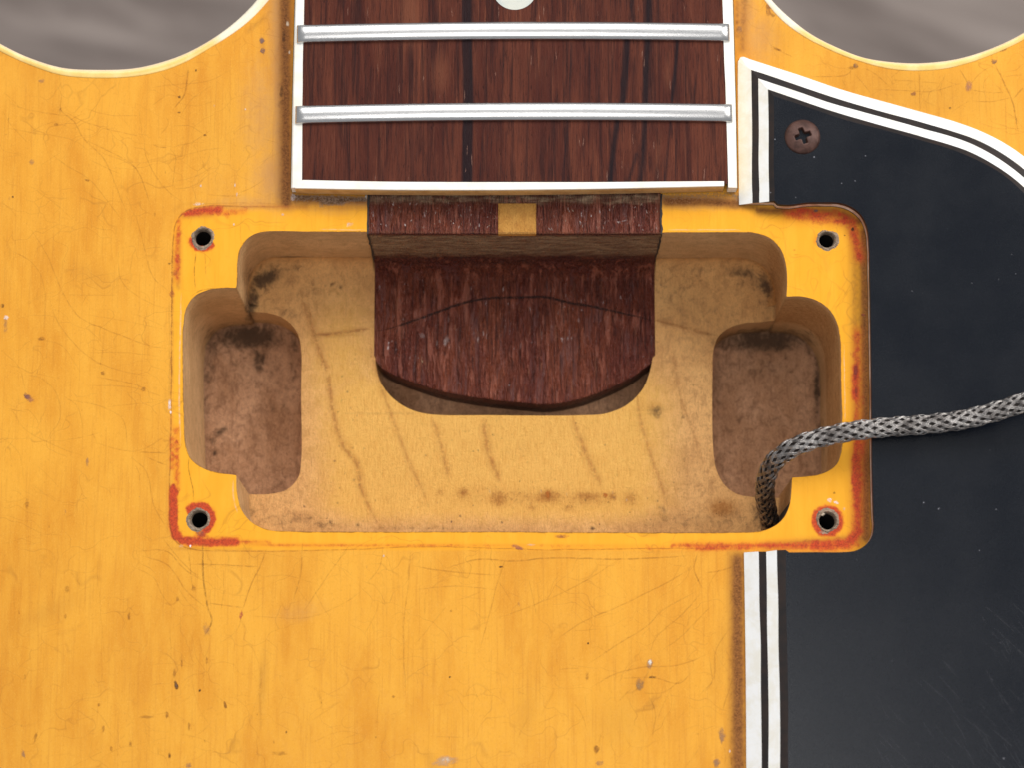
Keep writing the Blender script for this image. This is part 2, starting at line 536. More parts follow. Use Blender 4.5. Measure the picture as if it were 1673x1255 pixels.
# ------------------------------------------------------------------ traced outlines
Z1, Z2, Z3, ZT = -212.0, -305.0, -300.0, -4.0
CUT_L_OUT = [(-90, 10), (-45, 43), (0, 69), (43, 90), (100, 107.6), (158, 111), (215, 109), (258, 100), (301, 85), (344, 62), (382, 34), (416, 0), (440, -34), (455, -70), (466, -200), (468, -480)]
CUT_L_IN = [(-90, 25), (-45, 58), (0, 83), (43, 103), (100, 122), (166, 127), (230, 123), (287, 108), (344, 77.5), (402, 38), (439, 0), (462, -34), (474, -70), (476, -200), (477, -480)]
CUT_R_OUT = [(1206, -480), (1206, -200), (1212, -70), (1238, -34), (1263.6, 0), (1293, 28), (1327, 54), (1370, 76), (1412, 92), (1468, 99.5), (1511, 100), (1567, 93), (1624, 75), (1673, 51), (1730, 12), (1765, -20)]
CUT_R_IN = [(1197, -480), (1197, -200), (1197, -70), (1222, -34), (1249, 0), (1276, 31), (1313, 59), (1358, 82), (1398, 97.5), (1454, 112), (1505, 115), (1553, 110), (1610, 93), (1673, 64), (1730, 26), (1765, -4)]
inL = trace(CUT_L_IN, 0, 6, False); inR = trace(CUT_R_IN, 0, 6, False)
LO = at(-110, 1340); HI = at(1790, -70)
BLO = at(-1400, 2500); BHI = at(2400, -20)
body_loop = [(BLO[0], BLO[1]), (BHI[0], BLO[1]), (BHI[0], inR[-1][1])] + inR[::-1] + inL[::-1] + [(BLO[0], inL[0][1])]

RIM = [(425, 379), (520, 378), (700, 379), (1000, 380), (1200, 379), (1232, 380), (1258, 389), (1276, 408), (1284, 432), (1286, 462), (1285, 484),
       (1310, 484), (1335, 491), (1356, 507), (1368, 530), (1373, 560), (1374, 620), (1376, 700), (1375, 735), (1366, 760), (1344, 774), (1318, 779), (1294, 781),
       (1293, 800), (1290, 826), (1280, 847), (1264, 861), (1240, 869), (1200, 871), (1000, 871), (800, 870), (600, 870), (470, 869), (436, 866), (410, 853), (394, 832), (387, 803), (386, 777),
       (364, 774), (335, 767), (312, 750), (303, 725), (301, 690), (299, 600), (300, 530), (305, 502), (320, 482), (342, 473), (366, 470), (386, 470),
       (388, 450), (388, 428), (393, 406), (406, 388)]
corners = {(1285, 484), (1294, 781), (386, 777), (386, 470)}


def trace_corners(pts, z, step=5.0):
    """closed smoothed trace that keeps the given corner points sharp"""
    i0 = next(i for i, p in enumerate(pts) if p in corners)
    pts = pts[i0:] + pts[:i0]
    runs, cur = [], [pts[0]]
    for p in pts[1:] + [pts[0]]:
        cur.append(p)
        if p in corners:
            runs.append(cur); cur = [p]
    out = []
    for r in runs:
        out += smooth([at(u, v, z) for u, v in r], step)[:-1]
    return out


rim = trace_corners(RIM, 0)
XL, XR = at(602, 378)[0], at(1080, 378)[0]
YT0, YT1 = at(700, 296)[1], at(700, 379)[1]
strip = [(XL, YT0), (XL, YT1 + .5), (XR, YT1 + .5), (XR, YT0)]
strip = [(XL, YT0), (XL, YT1 - 1.5), (XR, YT1 - 1.5), (XR, YT0)]
PK_L = trace([(250, 495), (400, 495), (408, 509), (438, 511), (465, 521), (485, 542), (492, 572), (492, 640), (492, 755), (487, 781), (468, 801), (437, 808), (400, 808), (250, 808)], Z1, 5, True, False)
PK_L = PK_L[:2] + smooth(PK_L[2:13], 5) + PK_L[13:]
PK_R = trace([(1266, 500), (1266, 523), (1240, 526), (1214, 528), (1192, 535), (1175, 548), (1166, 570), (1164, 610), (1166, 743), (1172, 772), (1185, 794), (1205, 808), (1240, 814), (1420, 814), (1420, 500)], Z1, 5, True, False)
PK_R = PK_R[:1] + smooth(PK_R[1:13], 5) + PK_R[13:]
NK = trace([(613, 580), (614, 596), (622, 625), (641, 650), (668, 668), (700, 677), (800, 679), (950, 679), (990, 676), (1024, 662), (1050, 636), (1062, 606), (1067, 580)], Z1, 5, False)
neck_pk = [(XL, YT1 + 6)] + [(XL, NK[0][1])] + NK[1:-1] + [(XR, NK[-1][1]), (XR, YT1 + 6)]
HOLES = [(331, 387, 15), (1351, 391, 14), (325, 849, 15), (1352, 852, 15)]


def ring(cx, cy, r, z=0.0, n=28, jit=0.0, seed=0):
    X, Y = at(cx, cy, z)
    rr = random.Random(seed)
    return [(X + r * (1 + rr.uniform(-jit, jit)) * math.cos(2 * math.pi * i / n), Y + r * (1 + rr.uniform(-jit, jit)) * math.sin(2 * math.pi * i / n)) for i in range(n)]


hole_loops = [ring(a, b, r, 0, 28, .05, k) for k, (a, b, r) in enumerate(HOLES)]
wire_hole = ring(1266, 868, 22, Z1)


def level(X, Y):
    cls = np.full(len(X), -1); z = np.zeros(len(X))
    B = inside(body_loop, X, Y); U = inside(rim, X, Y); S = inside(strip, X, Y)
    L = inside(PK_L, X, Y); R = inside(PK_R, X, Y); K = inside(neck_pk, X, Y); W = inside(wire_hole, X, Y)
    cls[B] = 0
    cls[U] = 1; z[U] = Z1
    cls[U & L] = 2; z[U & L] = Z2
    cls[U & R] = 3; z[U & R] = Z2 - .01
    cls[U & K] = 4; z[U & K] = Z3
    cls[U & W & ~R] = 5; z[U & W & ~R] = -420
    cls[S & ~U] = -1
    for k, h in enumerate(hole_loops):
        m = inside(h, X, Y); cls[m] = 6 + k; z[m] = -150 - k * .01
    return cls, z


floors, walls = terrace([body_loop, rim, strip, PK_L, PK_R, neck_pk, wire_hole] + hole_loops, level, (LO[0], LO[1]), (HI[0], HI[1]), 6.0)

# ------------------------------------------------------------------ the guitar
guitar = empty("electric_guitar")
guitar["label"] = "amber electric guitar body with its neck pickup taken out of the empty cavity"
guitar["category"] = "guitar"


def paint_top(V):
    u, v = to_px(V[:, 0], V[:, 1], V[:, 2])
    red = np.zeros(len(u)); brn = red.copy(); fresh = red.copy(); wear = red.copy(); grey = red.copy(); wht = red.copy()
    mx = np.maximum
    # ring footprint
    sd = np.minimum(np.minimum(u - 283, 1440 - u), np.minimum(v - 343, 899 - v))
    cx = np.clip(u, 283 + 34, 1400); cy = np.clip(v, 343 + 34, 899 - 34)
    d = 34 - np.hypot(u - cx, v - cy)
    sd = np.where((u < 317) & ((v < 377) | (v > 865)), d, sd)
    fresh = np.clip((sd + 5) / 9, 0, 1)
    # red
    for pts, w, s_, a in [
        ([(283, 800), (283, 858), (287, 876)], 7, 3, 1), ([(287, 872), (297, 884), (312, 887)], 6, 4, 1),
        ([(300, 884), (345, 887), (385, 886)], 7, 4, .95), ([(385, 886), (440, 889)], 4, 4, .6),
        ([(281, 715), (281, 765)], 4, 5, .62), ([(280, 680), (280, 715)], 2, 5, .5),
        ([(290, 375), (288, 415), (287, 450)], 4, 6, .62), ([(306, 348), (335, 342), (362, 341)], 5, 4, .85), ([(362, 343), (372, 352)], 3, 4, .7),
        ([(350, 335), (440, 336), (500, 340)], 2, 6, .42), ([(300, 345), (292, 360)], 2, 4, .5),
        ([(1298, 340), (1330, 348), (1365, 352)], 7, 9, .72), ([(1365, 345), (1395, 362), (1402, 395)], 4, 8, .68),
        ([(1398, 600), (1397, 650)], 6, 5, .85), ([(1396, 560), (1398, 700)], 4, 9, .5),
        ([(1404, 700), (1396, 760), (1399, 820), (1402, 868)], 9, 8, .78), ([(1402, 868), (1385, 890), (1330, 893)], 9, 6, .8),
        ([(1330, 894), (1250, 893), (1140, 896)], 5, 5, .78), ([(1140, 896), (1060, 896)], 3, 6, .55), ([(1125, 895), (1150, 895)], 4, 4, .7),
        ([(1400, 540), (1402, 700)], 6, 16, .6), ([(1404, 700), (1400, 868)], 12, 14, .75), ([(1290, 350), (1390, 362), (1404, 420)], 8, 18, .68), ([(1100, 893), (1400, 890)], 5, 12, .62), ([(288, 700), (290, 800)], 3, 10, .6), ([(292, 360), (290, 460)], 3, 10, .6), ([(300, 350), (400, 345)], 2, 10, .6), ([(440, 892), (1100, 895)], 1, 8, .5),
        ([(630, 893), (735, 891)], 1.5, 4, .62), ([(760, 892), (800, 896)], 1.5, 4, .55), ([(880, 895), (1080, 895)], .5, 5, .45), ([(440, 895), (630, 897)], .5, 4, .40)]:
        red = mx(red, a * stroke(u, v, pts, w, s_))
    for cx_, cy_, r0, r1, a, (a0, a1) in [(331, 388, 15, 26, .9, (20, 200)), (325, 848, 14, 30, 1.0, (-150, 75)), (1352, 852, 16, 29, .85, (-400, 400)), (1338, 392, 4, 12, .45, (-400, 400))]:
        rr = np.hypot(u - cx_, v - cy_); an = np.degrees(np.arctan2(v - cy_, u - cx_))
        ok = ((an > a0) & (an < a1)) if a0 > -399 else np.ones(len(u), bool)
        red = mx(red, a * ok * np.clip((r1 - rr) / 5, 0, 1) * np.clip((rr - r0 + 6) / 6, 0, 1))
    red = mx(red, .55 * stroke(u, v, [(325, 868), (325, 884)], 6, 4))
    # brown
    for pts, w, s_, a in [
        ([(466, 30), (470, 150), (468, 320)], 2, 14, .95), ([(455, 0), (470, 300)], 6, 24, .40), ([(1213, -40), (1213, 60)], 2, 12, .35),
        ([(1208, 910), (1212, 1300)], 3, 9, .95), ([(1196, 930), (1200, 1300)], 5, 22, .46), ([(1190, 905), (1217, 905)], 4, 8, .45),
        ([(1416, 370), (1419, 560), (1420, 880)], 5, 9, .78), ([(1400, 500), (1410, 560), (1412, 640), (1418, 700)], 4, 10, .42), ([(1412, 740), (1416, 850), (1405, 890)], 7, 8, .62),
        ([(1240, 343), (1380, 342), (1404, 358), (1416, 385)], 4, 7, .72), ([(1380, 360), (1410, 420)], 6, 16, .42),
        ([(1085, 332), (1190, 330), (1240, 340)], 4, 7, .74), ([(480, 322), (600, 326)], 5, 5, .85),
        ([(283, 342), (300, 333), (340, 333)], 0, 6, .5), ([(276, 895), (345, 900), (410, 899)], 0, 5, .8), ([(350, 336), (500, 338)], 0, 9, .38),
        ([(276, 500), (277, 700)], -1, 5, .42), ([(274, 720), (274, 860), (282, 893)], 0, 5, .45), ([(420, 900), (900, 901), (1200, 901)], 0, 4, .42),
        ([(406, 50), (432, 28)], 2, 6, .6), ([(428, 62), (430, 84)], 1, 6, .6), ([(1253, 0), (1262, 24)], 2, 6, .55), ([(1205, 0), (1203, 60)], 0, 8, .6),
        ([(320, 405), (319, 470)], -1.5, 3.5, .55), ([(334, 405), (336, 460)], -2, 3.5, .4), ([(1240, 700), (1300, 760)], -99, 1, 0),
        ([(1345, 415), (1352, 440)], 3, 7, .35), ([(1427, 700), (1424, 880)], 2, 6, .5)]:
        if a: brn = mx(brn, a * stroke(u, v, pts, w, s_))
    for pts, w, s_, a in [([(1412, 380), (1414, 560), (1416, 880)], 4, 20, 1.0), ([(1396, 380), (1398, 560), (1400, 880)], 4, 22, .5), ([(1240, 344), (1370, 346), (1404, 362)], 4, 14, .85), ([(1204, 915), (1206, 1300)], 5, 28, .95), ([(466, -20), (468, 330)], 6, 24, .95), ([(300, 352), (345, 350)], 2, 12, .5), ([(292, 380), (291, 470)], 1, 10, .5), ([(1218, -30), (1212, 80)], 4, 18, .55), ([(1250, 893), (1400, 880)], 4, 14, .6), ([(1085, 325), (1210, 330)], 5, 10, .85), ([(480, 328), (600, 328)], 2, 8, .8), ([(1090, 330), (1150, 329), (1204, 333)], 7, 7, .85), ([(484, 326), (598, 329)], 4, 6, .8)]:
        brn = mx(brn, a * stroke(u, v, pts, w, s_))
    for b_ in [(80, 1000, 90, 22, -25, .22), (150, 450, 60, 20, 20, .2), (1010, 1180, 60, 60, 0, .22), (860, 1170, 25, 60, 10, .22), (430, 1110, 9, 70, 3, .30), (1180, 1060, 20, 120, 10, .25), (60, 930, 70, 30, 0, .1), (1500, 150, 220, 70, 8, .30), (1290, 60, 60, 60, 0, .22), (380, 220, 90, 130, 0, .20), (120, 120, 160, 40, 0, .12)]:
        brn = mx(brn, b_[5] * blob(u, v, *b_[:5]))
    # tan wear around the fingerboard
    for b_ in [(430, 180, 44, 110, 0, .55), (450, 290, 45, 60, 0, .7), (420, 330, 90, 16, 0, .5), (1240, 60, 40, 55, 10, .55), (1140, 335, 70, 12, 0, .4), (490, 1000, 60, 22, -12, .35), (545, 345, 60, 10, 0, .35), (1220, 20, 25, 60, 0, .6),
               (350, 300, 70, 50, 0, .22), (300, 130, 100, 40, 0, .14)]:
        wear = mx(wear, b_[5] * blob(u, v, *b_[:5]))
    for pts, w, s_, a in [([(1085, 326), (1150, 326), (1210, 330)], 8, 9, .9), ([(482, 328), (600, 332)], 5, 9, .7), ([(452, -20), (456, 320)], 8, 30, .75)]:
        wear = mx(wear, a * stroke(u, v, pts, w, s_))
    # grey dirt under the end of the fingerboard
    for pts, w, s_, a in [([(480, 322), (598, 325)], 5, 3, .95), ([(525, 333), (560, 331)], 4, 3, .9), ([(1082, 320), (1200, 318)], 5, 6, .72), ([(1095, 328), (1125, 330)], 3, 5, .6),
                          ([(600, 318), (602, 380)], -2.5, 4, .6), ([(1080, 320), (1081, 380)], -2.5, 4, .6), ([(1190, 316), (1206, 322)], 5, 4, .8)]:
        grey = mx(grey, a * stroke(u, v, pts, w, s_))
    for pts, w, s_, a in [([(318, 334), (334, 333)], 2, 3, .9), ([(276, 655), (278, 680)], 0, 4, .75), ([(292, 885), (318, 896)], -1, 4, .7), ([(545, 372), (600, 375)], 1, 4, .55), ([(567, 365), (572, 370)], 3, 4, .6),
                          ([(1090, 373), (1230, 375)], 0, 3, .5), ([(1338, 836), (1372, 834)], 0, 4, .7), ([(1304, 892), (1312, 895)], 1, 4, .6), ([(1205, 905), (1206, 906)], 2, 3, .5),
                          ([(296, 480), (294, 560), (294, 735)], -.5, 3.5, .72), ([(380, 784), (382, 820), (387, 838)], -.5, 3.5, .72), ([(1379, 560), (1380, 700)], -1.5, 3, .55)]:  # these rim strokes paint in the edge highlight
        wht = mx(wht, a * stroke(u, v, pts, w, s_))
    one = np.column_stack([red, brn, fresh]); two = np.column_stack([wear, grey, wht])
    return {"paint_one": one, "paint_two": two}


vt, ft = floors[0]
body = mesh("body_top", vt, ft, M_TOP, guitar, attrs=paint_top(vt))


def paint_cav(V):
    u, v = to_px(V[:, 0], V[:, 1], V[:, 2])
    drt_shade = np.zeros(len(u)); stn_shade = drt_shade.copy(); fr = drt_shade.copy(); mx = np.maximum  # dirt mask also paints in shade at corners and pocket tops
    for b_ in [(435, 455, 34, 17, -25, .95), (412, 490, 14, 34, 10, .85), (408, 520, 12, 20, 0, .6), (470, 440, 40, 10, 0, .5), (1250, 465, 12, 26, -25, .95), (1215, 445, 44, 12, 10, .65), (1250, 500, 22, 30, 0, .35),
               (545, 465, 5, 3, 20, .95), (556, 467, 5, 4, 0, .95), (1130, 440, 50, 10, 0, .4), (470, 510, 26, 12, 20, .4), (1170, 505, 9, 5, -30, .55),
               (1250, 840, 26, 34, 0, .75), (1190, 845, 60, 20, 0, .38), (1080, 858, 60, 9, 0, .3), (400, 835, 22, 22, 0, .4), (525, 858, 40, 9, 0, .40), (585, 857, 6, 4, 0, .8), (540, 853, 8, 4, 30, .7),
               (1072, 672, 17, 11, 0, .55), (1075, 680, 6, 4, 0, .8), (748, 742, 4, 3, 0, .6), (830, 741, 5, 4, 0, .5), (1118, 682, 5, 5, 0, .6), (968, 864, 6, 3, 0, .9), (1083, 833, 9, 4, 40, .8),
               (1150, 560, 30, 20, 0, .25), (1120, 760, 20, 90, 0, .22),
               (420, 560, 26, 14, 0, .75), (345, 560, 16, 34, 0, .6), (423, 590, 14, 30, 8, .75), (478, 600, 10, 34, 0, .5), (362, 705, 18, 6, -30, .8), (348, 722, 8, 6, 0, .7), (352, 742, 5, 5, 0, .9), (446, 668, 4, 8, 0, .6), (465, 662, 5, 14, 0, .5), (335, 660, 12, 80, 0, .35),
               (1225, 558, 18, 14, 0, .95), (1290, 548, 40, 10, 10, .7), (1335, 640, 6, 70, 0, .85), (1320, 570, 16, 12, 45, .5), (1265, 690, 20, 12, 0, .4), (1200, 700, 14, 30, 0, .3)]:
        drt_shade = mx(drt_shade, b_[5] * blob(u, v, *b_[:5]))
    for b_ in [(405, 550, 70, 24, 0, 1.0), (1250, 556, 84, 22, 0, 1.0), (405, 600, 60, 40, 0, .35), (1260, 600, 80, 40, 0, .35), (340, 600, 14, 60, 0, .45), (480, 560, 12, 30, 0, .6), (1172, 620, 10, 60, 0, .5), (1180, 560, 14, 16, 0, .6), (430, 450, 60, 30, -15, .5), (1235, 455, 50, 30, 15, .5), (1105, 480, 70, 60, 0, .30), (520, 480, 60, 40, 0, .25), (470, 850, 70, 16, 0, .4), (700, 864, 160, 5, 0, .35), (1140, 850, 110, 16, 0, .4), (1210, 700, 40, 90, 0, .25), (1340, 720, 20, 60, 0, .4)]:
        drt_shade = mx(drt_shade, b_[5] * blob(u, v, *b_[:5]))
    onw = (V[:, 2] > Z1 + 4) & (V[:, 2] < -3)
    stn_shade = mx(stn_shade, .62 * np.clip((u - 1200) / 60, 0, 1) * onw)  # right walls browner: their shade, painted through the stain mask
    stn_shade = mx(stn_shade, .42 * np.clip((V[:, 2] + 60) / 60, 0, 1) * onw)
    for b_ in [(880, 814, 190, 20, 0, .55), (790, 800, 60, 14, 0, .4), (960, 818, 60, 16, 0, .6), (718, 805, 12, 7, 0, .7), (757, 806, 14, 12, 0, .85), (815, 815, 22, 18, 0, .85), (895, 812, 30, 14, 0, .9), (960, 812, 34, 12, 0, .85), (1000, 812, 10, 9, 0, .9), (1030, 815, 18, 18, 0, .7), (868, 830, 14, 8, 0, .7), (930, 832, 16, 7, 0, .7),
               (760, 725, 14, 12, 0, .35), (850, 735, 24, 12, 0, .35), (1180, 832, 26, 18, 0, .95), (1065, 665, 20, 14, 0, .5), (550, 546, 60, 3, 0, .5)]:
        stn_shade = mx(stn_shade, b_[5] * blob(u, v, *b_[:5]))
    fr = np.clip((v - 560) / 90, 0, 1) * np.clip((1150 - u) / 130, 0, 1) * np.clip((875 - v) / 50, 0, 1) * np.clip((u - 470) / 110, .15, 1)
    fr = mx(fr, .7 * blob(u, v, 560, 600, 70, 130, 0)) * (V[:, 2] > Z1 - 2) * (V[:, 2] < Z1 + 5)
    return {"paint_one": np.column_stack([drt_shade, stn_shade, fr])}


def floor_part(c, name, mat, parent, label=None, wall_mat=None):
    V, F = floors[c]
    V2, F2 = walls[c]
    nf = len(F)
    # share the vertices along the foot of the wall so that the corner rounds off
    d = {(round(v[0], 2), round(v[1], 2)): i for i, v in enumerate(V)}
    zf_ = V[0][2]
    mp, extra = [], []
    for v in V2:
        k = (round(v[0], 2), round(v[1], 2))
        if abs(v[2] - zf_) < .02 and k in d: mp.append(d[k])
        else: mp.append(len(V) + len(extra)); extra.append(v)
    VV = np.vstack([V, np.array(extra)])
    FF = [tuple(f) for f in F] + [tuple(mp[i] for i in f) for f in F2]
    o = mesh(name, VV, FF, mat, parent, attrs=paint_cav(VV), label=label)
    if wall_mat:
        o.data.materials.append(wall_mat)
    for p_ in o.data.polygons[nf:]:
        p_.material_index = 1 if wall_mat else 0
    return o


cav = floor_part(1, "pickup_cavity", M_STEP, guitar, "bare maple floor of the empty pickup rout", M_WALL)
for c, lab in ((2, "deep grimy side pocket nearer the strap edge"), (3, "deep grimy side pocket where the cable passes")):
    floor_part(c, "side_pocket", M_POCKET, guitar, lab, M_WALL)
floor_part(4, "neck_pocket", M_POCKET, guitar)
floor_part(5, "wire_hole", M_BORE, guitar)
for k, (hx, hy, hr) in enumerate(HOLES):
    V, F = floors[6 + k]
    h = mesh("screw_hole", V, F, M_BORE, guitar)
    V, F = walls[6 + k]
    mesh("hole_wall", V, F, M_BORE, h, True)
    # torn lip of wood fibres round the bore
    n = 64
    X, Y = at(hx, hy)
    rr = random.Random(40 + k)
    ph = [rr.uniform(0, 6.28) for _ in range(6)]
    def wob(t, s_): return sum(math.sin(t * (j + 1) * 1.0 + ph[j]) / (j + 1.3) for j in range(6)) * s_ + rr.uniform(-.5, .5)
    rails = []
    outer = [wob(i / n * 2 * math.pi, 1.3) for i in range(n)]
    for rad, zz, wf in ((hr - 2.2, -14, .1), (hr - 1.2, -2, .2), (hr + .2, 1.6, .35), (hr + 1.8, 1.8, .8), (hr + 3.0, .7, 1.2), (hr + 4.2, .12, 1.5)):
        rails.append([(X + (rad + outer[i] * wf) * math.cos(i / n * 6.28318), Y + (rad + outer[i] * wf) * math.sin(i / n * 6.28318), zz + (rr.uniform(-.6, .8) if zz > .5 else 0)) for i in range(n)])
    V, F = loft(rails, True)
    mesh("torn_lip", V, F, M_TORN, h)

# --- body binding and sides in the two cutaways
for O_, I_, lab, whites in ((CUT_L_OUT, CUT_L_IN, "left", [(395, 22, 70), (420, 0, 60)]), (CUT_R_OUT, CUT_R_IN, "right", [(1262, 12, 40), (1285, 32, 40)])):
    n = 120
    def resamp(P):
        Q = np.array(smooth([at(a, b, 0) for a, b in P], 3)); d = np.r_[0, np.cumsum(np.linalg.norm(np.diff(Q, axis=0), axis=1))]
        t = np.linspace(0, d[-1], n); return np.column_stack([np.interp(t, d, Q[:, 0]), np.interp(t, d, Q[:, 1])])
    o, i_ = resamp(O_), resamp(I_)
    prof = [(0.0, -6), (.0, .5), (.05, 1.3), (.5, 1.2), (.74, .4), (.88, -2.2), (.96, -6), (1.0, -12), (1.0, -70)]
    rails = [[(a[0] + (b[0] - a[0]) * f, a[1] + (b[1] - a[1]) * f, z) for a, b in zip(i_, o)] for f, z in prof]
    V, F = loft(rails)
    VV = np.array(V); u, v = to_px(VV[:, 0], VV[:, 1], VV[:, 2])
    wm = np.zeros(len(u))
    for a, b, r in whites: wm = np.maximum(wm, np.clip((r - np.hypot(u - a, v - b)) / 22, 0, 1))
    fr = np.tile(np.array([f for f, z in prof])[:, None], (1, n)).ravel()
    nz = np.array([mnoise.noise(Vector((a * .05, b * .05, 1.0))) for a, b in zip(u, v)])
    base = np.array([(.90, .60, .17)]) * (1 + .10 * nz[:, None])
    pale = np.array([(.88, .74, .62)])
    t = np.clip((fr - .62) / .2, 0, 1)[:, None] * .75  # pale outer band: highlight of the rounded edge, put into the tint
    col = base * (1 - t) + pale * t
    wmm = np.clip(wm + nz * .4, 0, 1)[:, None] * .85
    col = col * (1 - wmm) + np.array([(.93, .86, .70)]) * wmm
    bd = mesh("body_binding", V, F, M_BIND, guitar, True, {"tint": np.clip(col, 0, 1)})
    rails = [[(p[0], p[1], z) for p in o] for z in (-70, -300, -560)]
    V, F = loft(rails)
    mesh("body_side", V, F, M_SIDE, guitar, True, {"paint_one": np.zeros((len(V), 3))})

# --- neck tenon
TE = trace([(613, 588), (624, 601), (650, 615), (685, 628), (720, 639), (760, 647), (800, 653), (850, 658), (896, 661), (940, 654), (980, 641), (1020, 623), (1043, 609), (1056, 599)], Z1 - 3, 5, False)
XL2, XR2 = XL - .6, XR + .6
YT1b = YT1 - 1.2
low = [(XL2, YT1b)] + [(XL2, TE[0][1] + 6)] + TE + [(XR2, TE[-1][1] + 12), (XR2, YT1b)]
top = [(XL2, YT0), (XL2, YT1b), (XR2, YT1b), (XR2, YT0)]
pl0, pl1 = at(814, 340)[0], at(876, 340)[0]
plug = [(pl0, at(840, 331)[1]), (pl0, YT1b), (pl1, YT1b), (pl1, at(840, 331)[1])]
Yc = at(700, 318)[1]


def tlevel(X, Y):
    cls = np.full(len(X), 3); z = np.full(len(X), -296.0)
    A = inside(top, X, Y); B = inside(low, X, Y); P_ = inside(plug, X, Y)
    cls[B] = 1; z[B] = Z1 - 3
    cls[A] = 0; z[A] = ZT
    cls[P_] = 2; z[P_] = ZT + .8
    return cls, z


tlo = (XL - 3, min(p[1] for p in TE) - 4); thi = (XR + 3, YT0 + 3)
tf, tw = terrace([top, low, plug], tlevel, tlo, thi, 5.0)


def paint_ten(V):
    u, v = to_px(V[:, 0], V[:, 1], V[:, 2])
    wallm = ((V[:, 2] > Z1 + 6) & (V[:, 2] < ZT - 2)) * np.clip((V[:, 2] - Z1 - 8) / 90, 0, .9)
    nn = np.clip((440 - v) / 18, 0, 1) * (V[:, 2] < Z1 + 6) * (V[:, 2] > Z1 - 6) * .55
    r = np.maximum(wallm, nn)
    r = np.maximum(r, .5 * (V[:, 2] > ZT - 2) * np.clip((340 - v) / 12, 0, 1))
    g = .50 * np.clip(1 - np.abs(V[:, 2] - Z1 - 16) / 26, 0, 1) * (V[:, 2] > Z1 - 1)  # foot of the wall darkened: crease shade painted in
    g = np.maximum(g, .95 * (V[:, 2] < Z1 - 40))  # end faces near black: shadow below the tenon's edge, painted
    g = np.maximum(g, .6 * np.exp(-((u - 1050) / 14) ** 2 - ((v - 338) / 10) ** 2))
    return {"paint_one": np.column_stack([r, g, np.zeros(len(u))])}


V1, F1 = tf[0]; V2, F2 = tf[1]; V3, F3 = tw[1]; V4, F4 = tw.get(3, (np.zeros((0, 3)), []))
V, F = join([(V1, F1), (V2, F2), (V3, F3), (V4, F4)])
V = np.array(V)
# the end of the tenon sits a touch rounded and lower
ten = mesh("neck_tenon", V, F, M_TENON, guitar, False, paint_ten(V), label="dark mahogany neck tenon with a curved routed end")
V, F = tf[2]
z0 = V[:, 2].max()
vv = [(pl0, plug[0][1], z0), (pl1, plug[0][1], z0), (pl1, YT1b - .8, z0), (pl0, YT1b - .8, z0), (pl0, plug[0][1], z0 - 14), (pl1, plug[0][1], z0 - 14), (pl1, YT1b - .8, z0 - 14), (pl0, YT1b - .8, z0 - 14)]
ff = [(3, 2, 1, 0), (3, 7, 6, 2), (0, 4, 7, 3), (1, 2, 6, 5)]
mesh("maple_sliver", vv, ff, M_PLUG, ten, attrs={"paint_one": np.zeros((8, 3))})

# coved foot of the routed wall: cutter radius between wall and floor
def cove(path, R_, zfloor, mat, parent, name, painter, inward):
    rails = []
    for k in range(9):
        a = math.pi / 2 * k / 8
        dd = R_ * (1 - math.cos(a)) + .15
        hh = R_ * (1 - math.sin(a)) + .15
        q = offset(path, inward * dd)
        rails.append([(p[0], p[1], zfloor + hh) for p in q])
    V, F = loft(rails)
    return mesh(name, V, F, mat, parent, True, painter(np.array(V)))
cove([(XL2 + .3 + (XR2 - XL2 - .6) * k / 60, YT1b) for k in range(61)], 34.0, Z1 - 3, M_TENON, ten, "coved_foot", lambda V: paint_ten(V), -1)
run_l = trace([(388, 455), (388, 428), (393, 406), (406, 388), (425, 379), (460, 378.3), (520, 378), (599, 378.6)], 0, 5, False)
run_r = trace([(1082, 380), (1140, 379.6), (1200, 379), (1232, 380), (1258, 389), (1276, 408), (1284, 432), (1285.6, 458)], 0, 5, False)
for r_ in (run_l, run_r):
    cove([(p[0], p[1]) for p in r_], 26.0, Z1, M_STEP, cav, "coved_foot", paint_cav, -1)

# dark glue joints down both sides of the tenon
for xx in (XL2, XR2):
    pts3 = []
    yy0, zz0 = at(700, 316)[1], .35
    for k in range(9): pts3.append((xx, yy0 + (YT1b - 1.5 - yy0) * k / 8, zz0))
    for k in range(1, 13): pts3.append((xx, YT1b - 1.5, zz0 + (Z1 - zz0) * k / 12))
    V, F = [], []
    jr = random.Random(int(xx) & 255)
    for (x, y, z) in pts3:
        j = jr.uniform(-1.1, 1.1); w = jr.uniform(1.0, 2.2)
        V += [(x + j - w, y, z), (x + j + w, y, z)]
    F = [(2 * k, 2 * k + 1, 2 * k + 3, 2 * k + 2) for k in range(len(pts3) - 1)]
    mesh("glue_joint", V, F, M_CORE, ten)

# --- fingerboard
HF, SAG = 50.0, 15.0


def fz(X):
    return HF - SAG * (np.asarray(X) / 365.0) ** 2


board = empty("fretboard", guitar)
ZE = HF - SAG
lo_, li_ = [(492, -460), (483.5, -60), (482, 0), (478, 158), (475.5, 306)], [(507, -460), (498.5, -60), (497, 0), (494, 168), (493.5, 294)]
ro_, ri_ = [(1188, -460), (1196.5, -60), (1197.5, 0), (1202, 167), (1204.5, 304)], [(1170, -460), (1178.5, -60), (1180, 0), (1185, 139), (1189.5, 295)]
def prof_rail(pts, ys):
    Q = np.array([at(a, b, ZE) for a, b in pts]); return np.interp(ys, Q[::-1, 1], Q[::-1, 0])
YB = at(836, 296, HF)[1]; YTOP = at(836, -460, HF)[1]
ys = np.linspace(YTOP, YB, 120)
xl, xr = prof_rail(li_, ys), prof_rail(ri_, ys)
nx = 340
V = []
for y, a, b in zip(ys, xl, xr):
    for k in range(nx):
        x = a + (b - a) * k / (nx - 1); V.append((x, y, float(fz(x))))
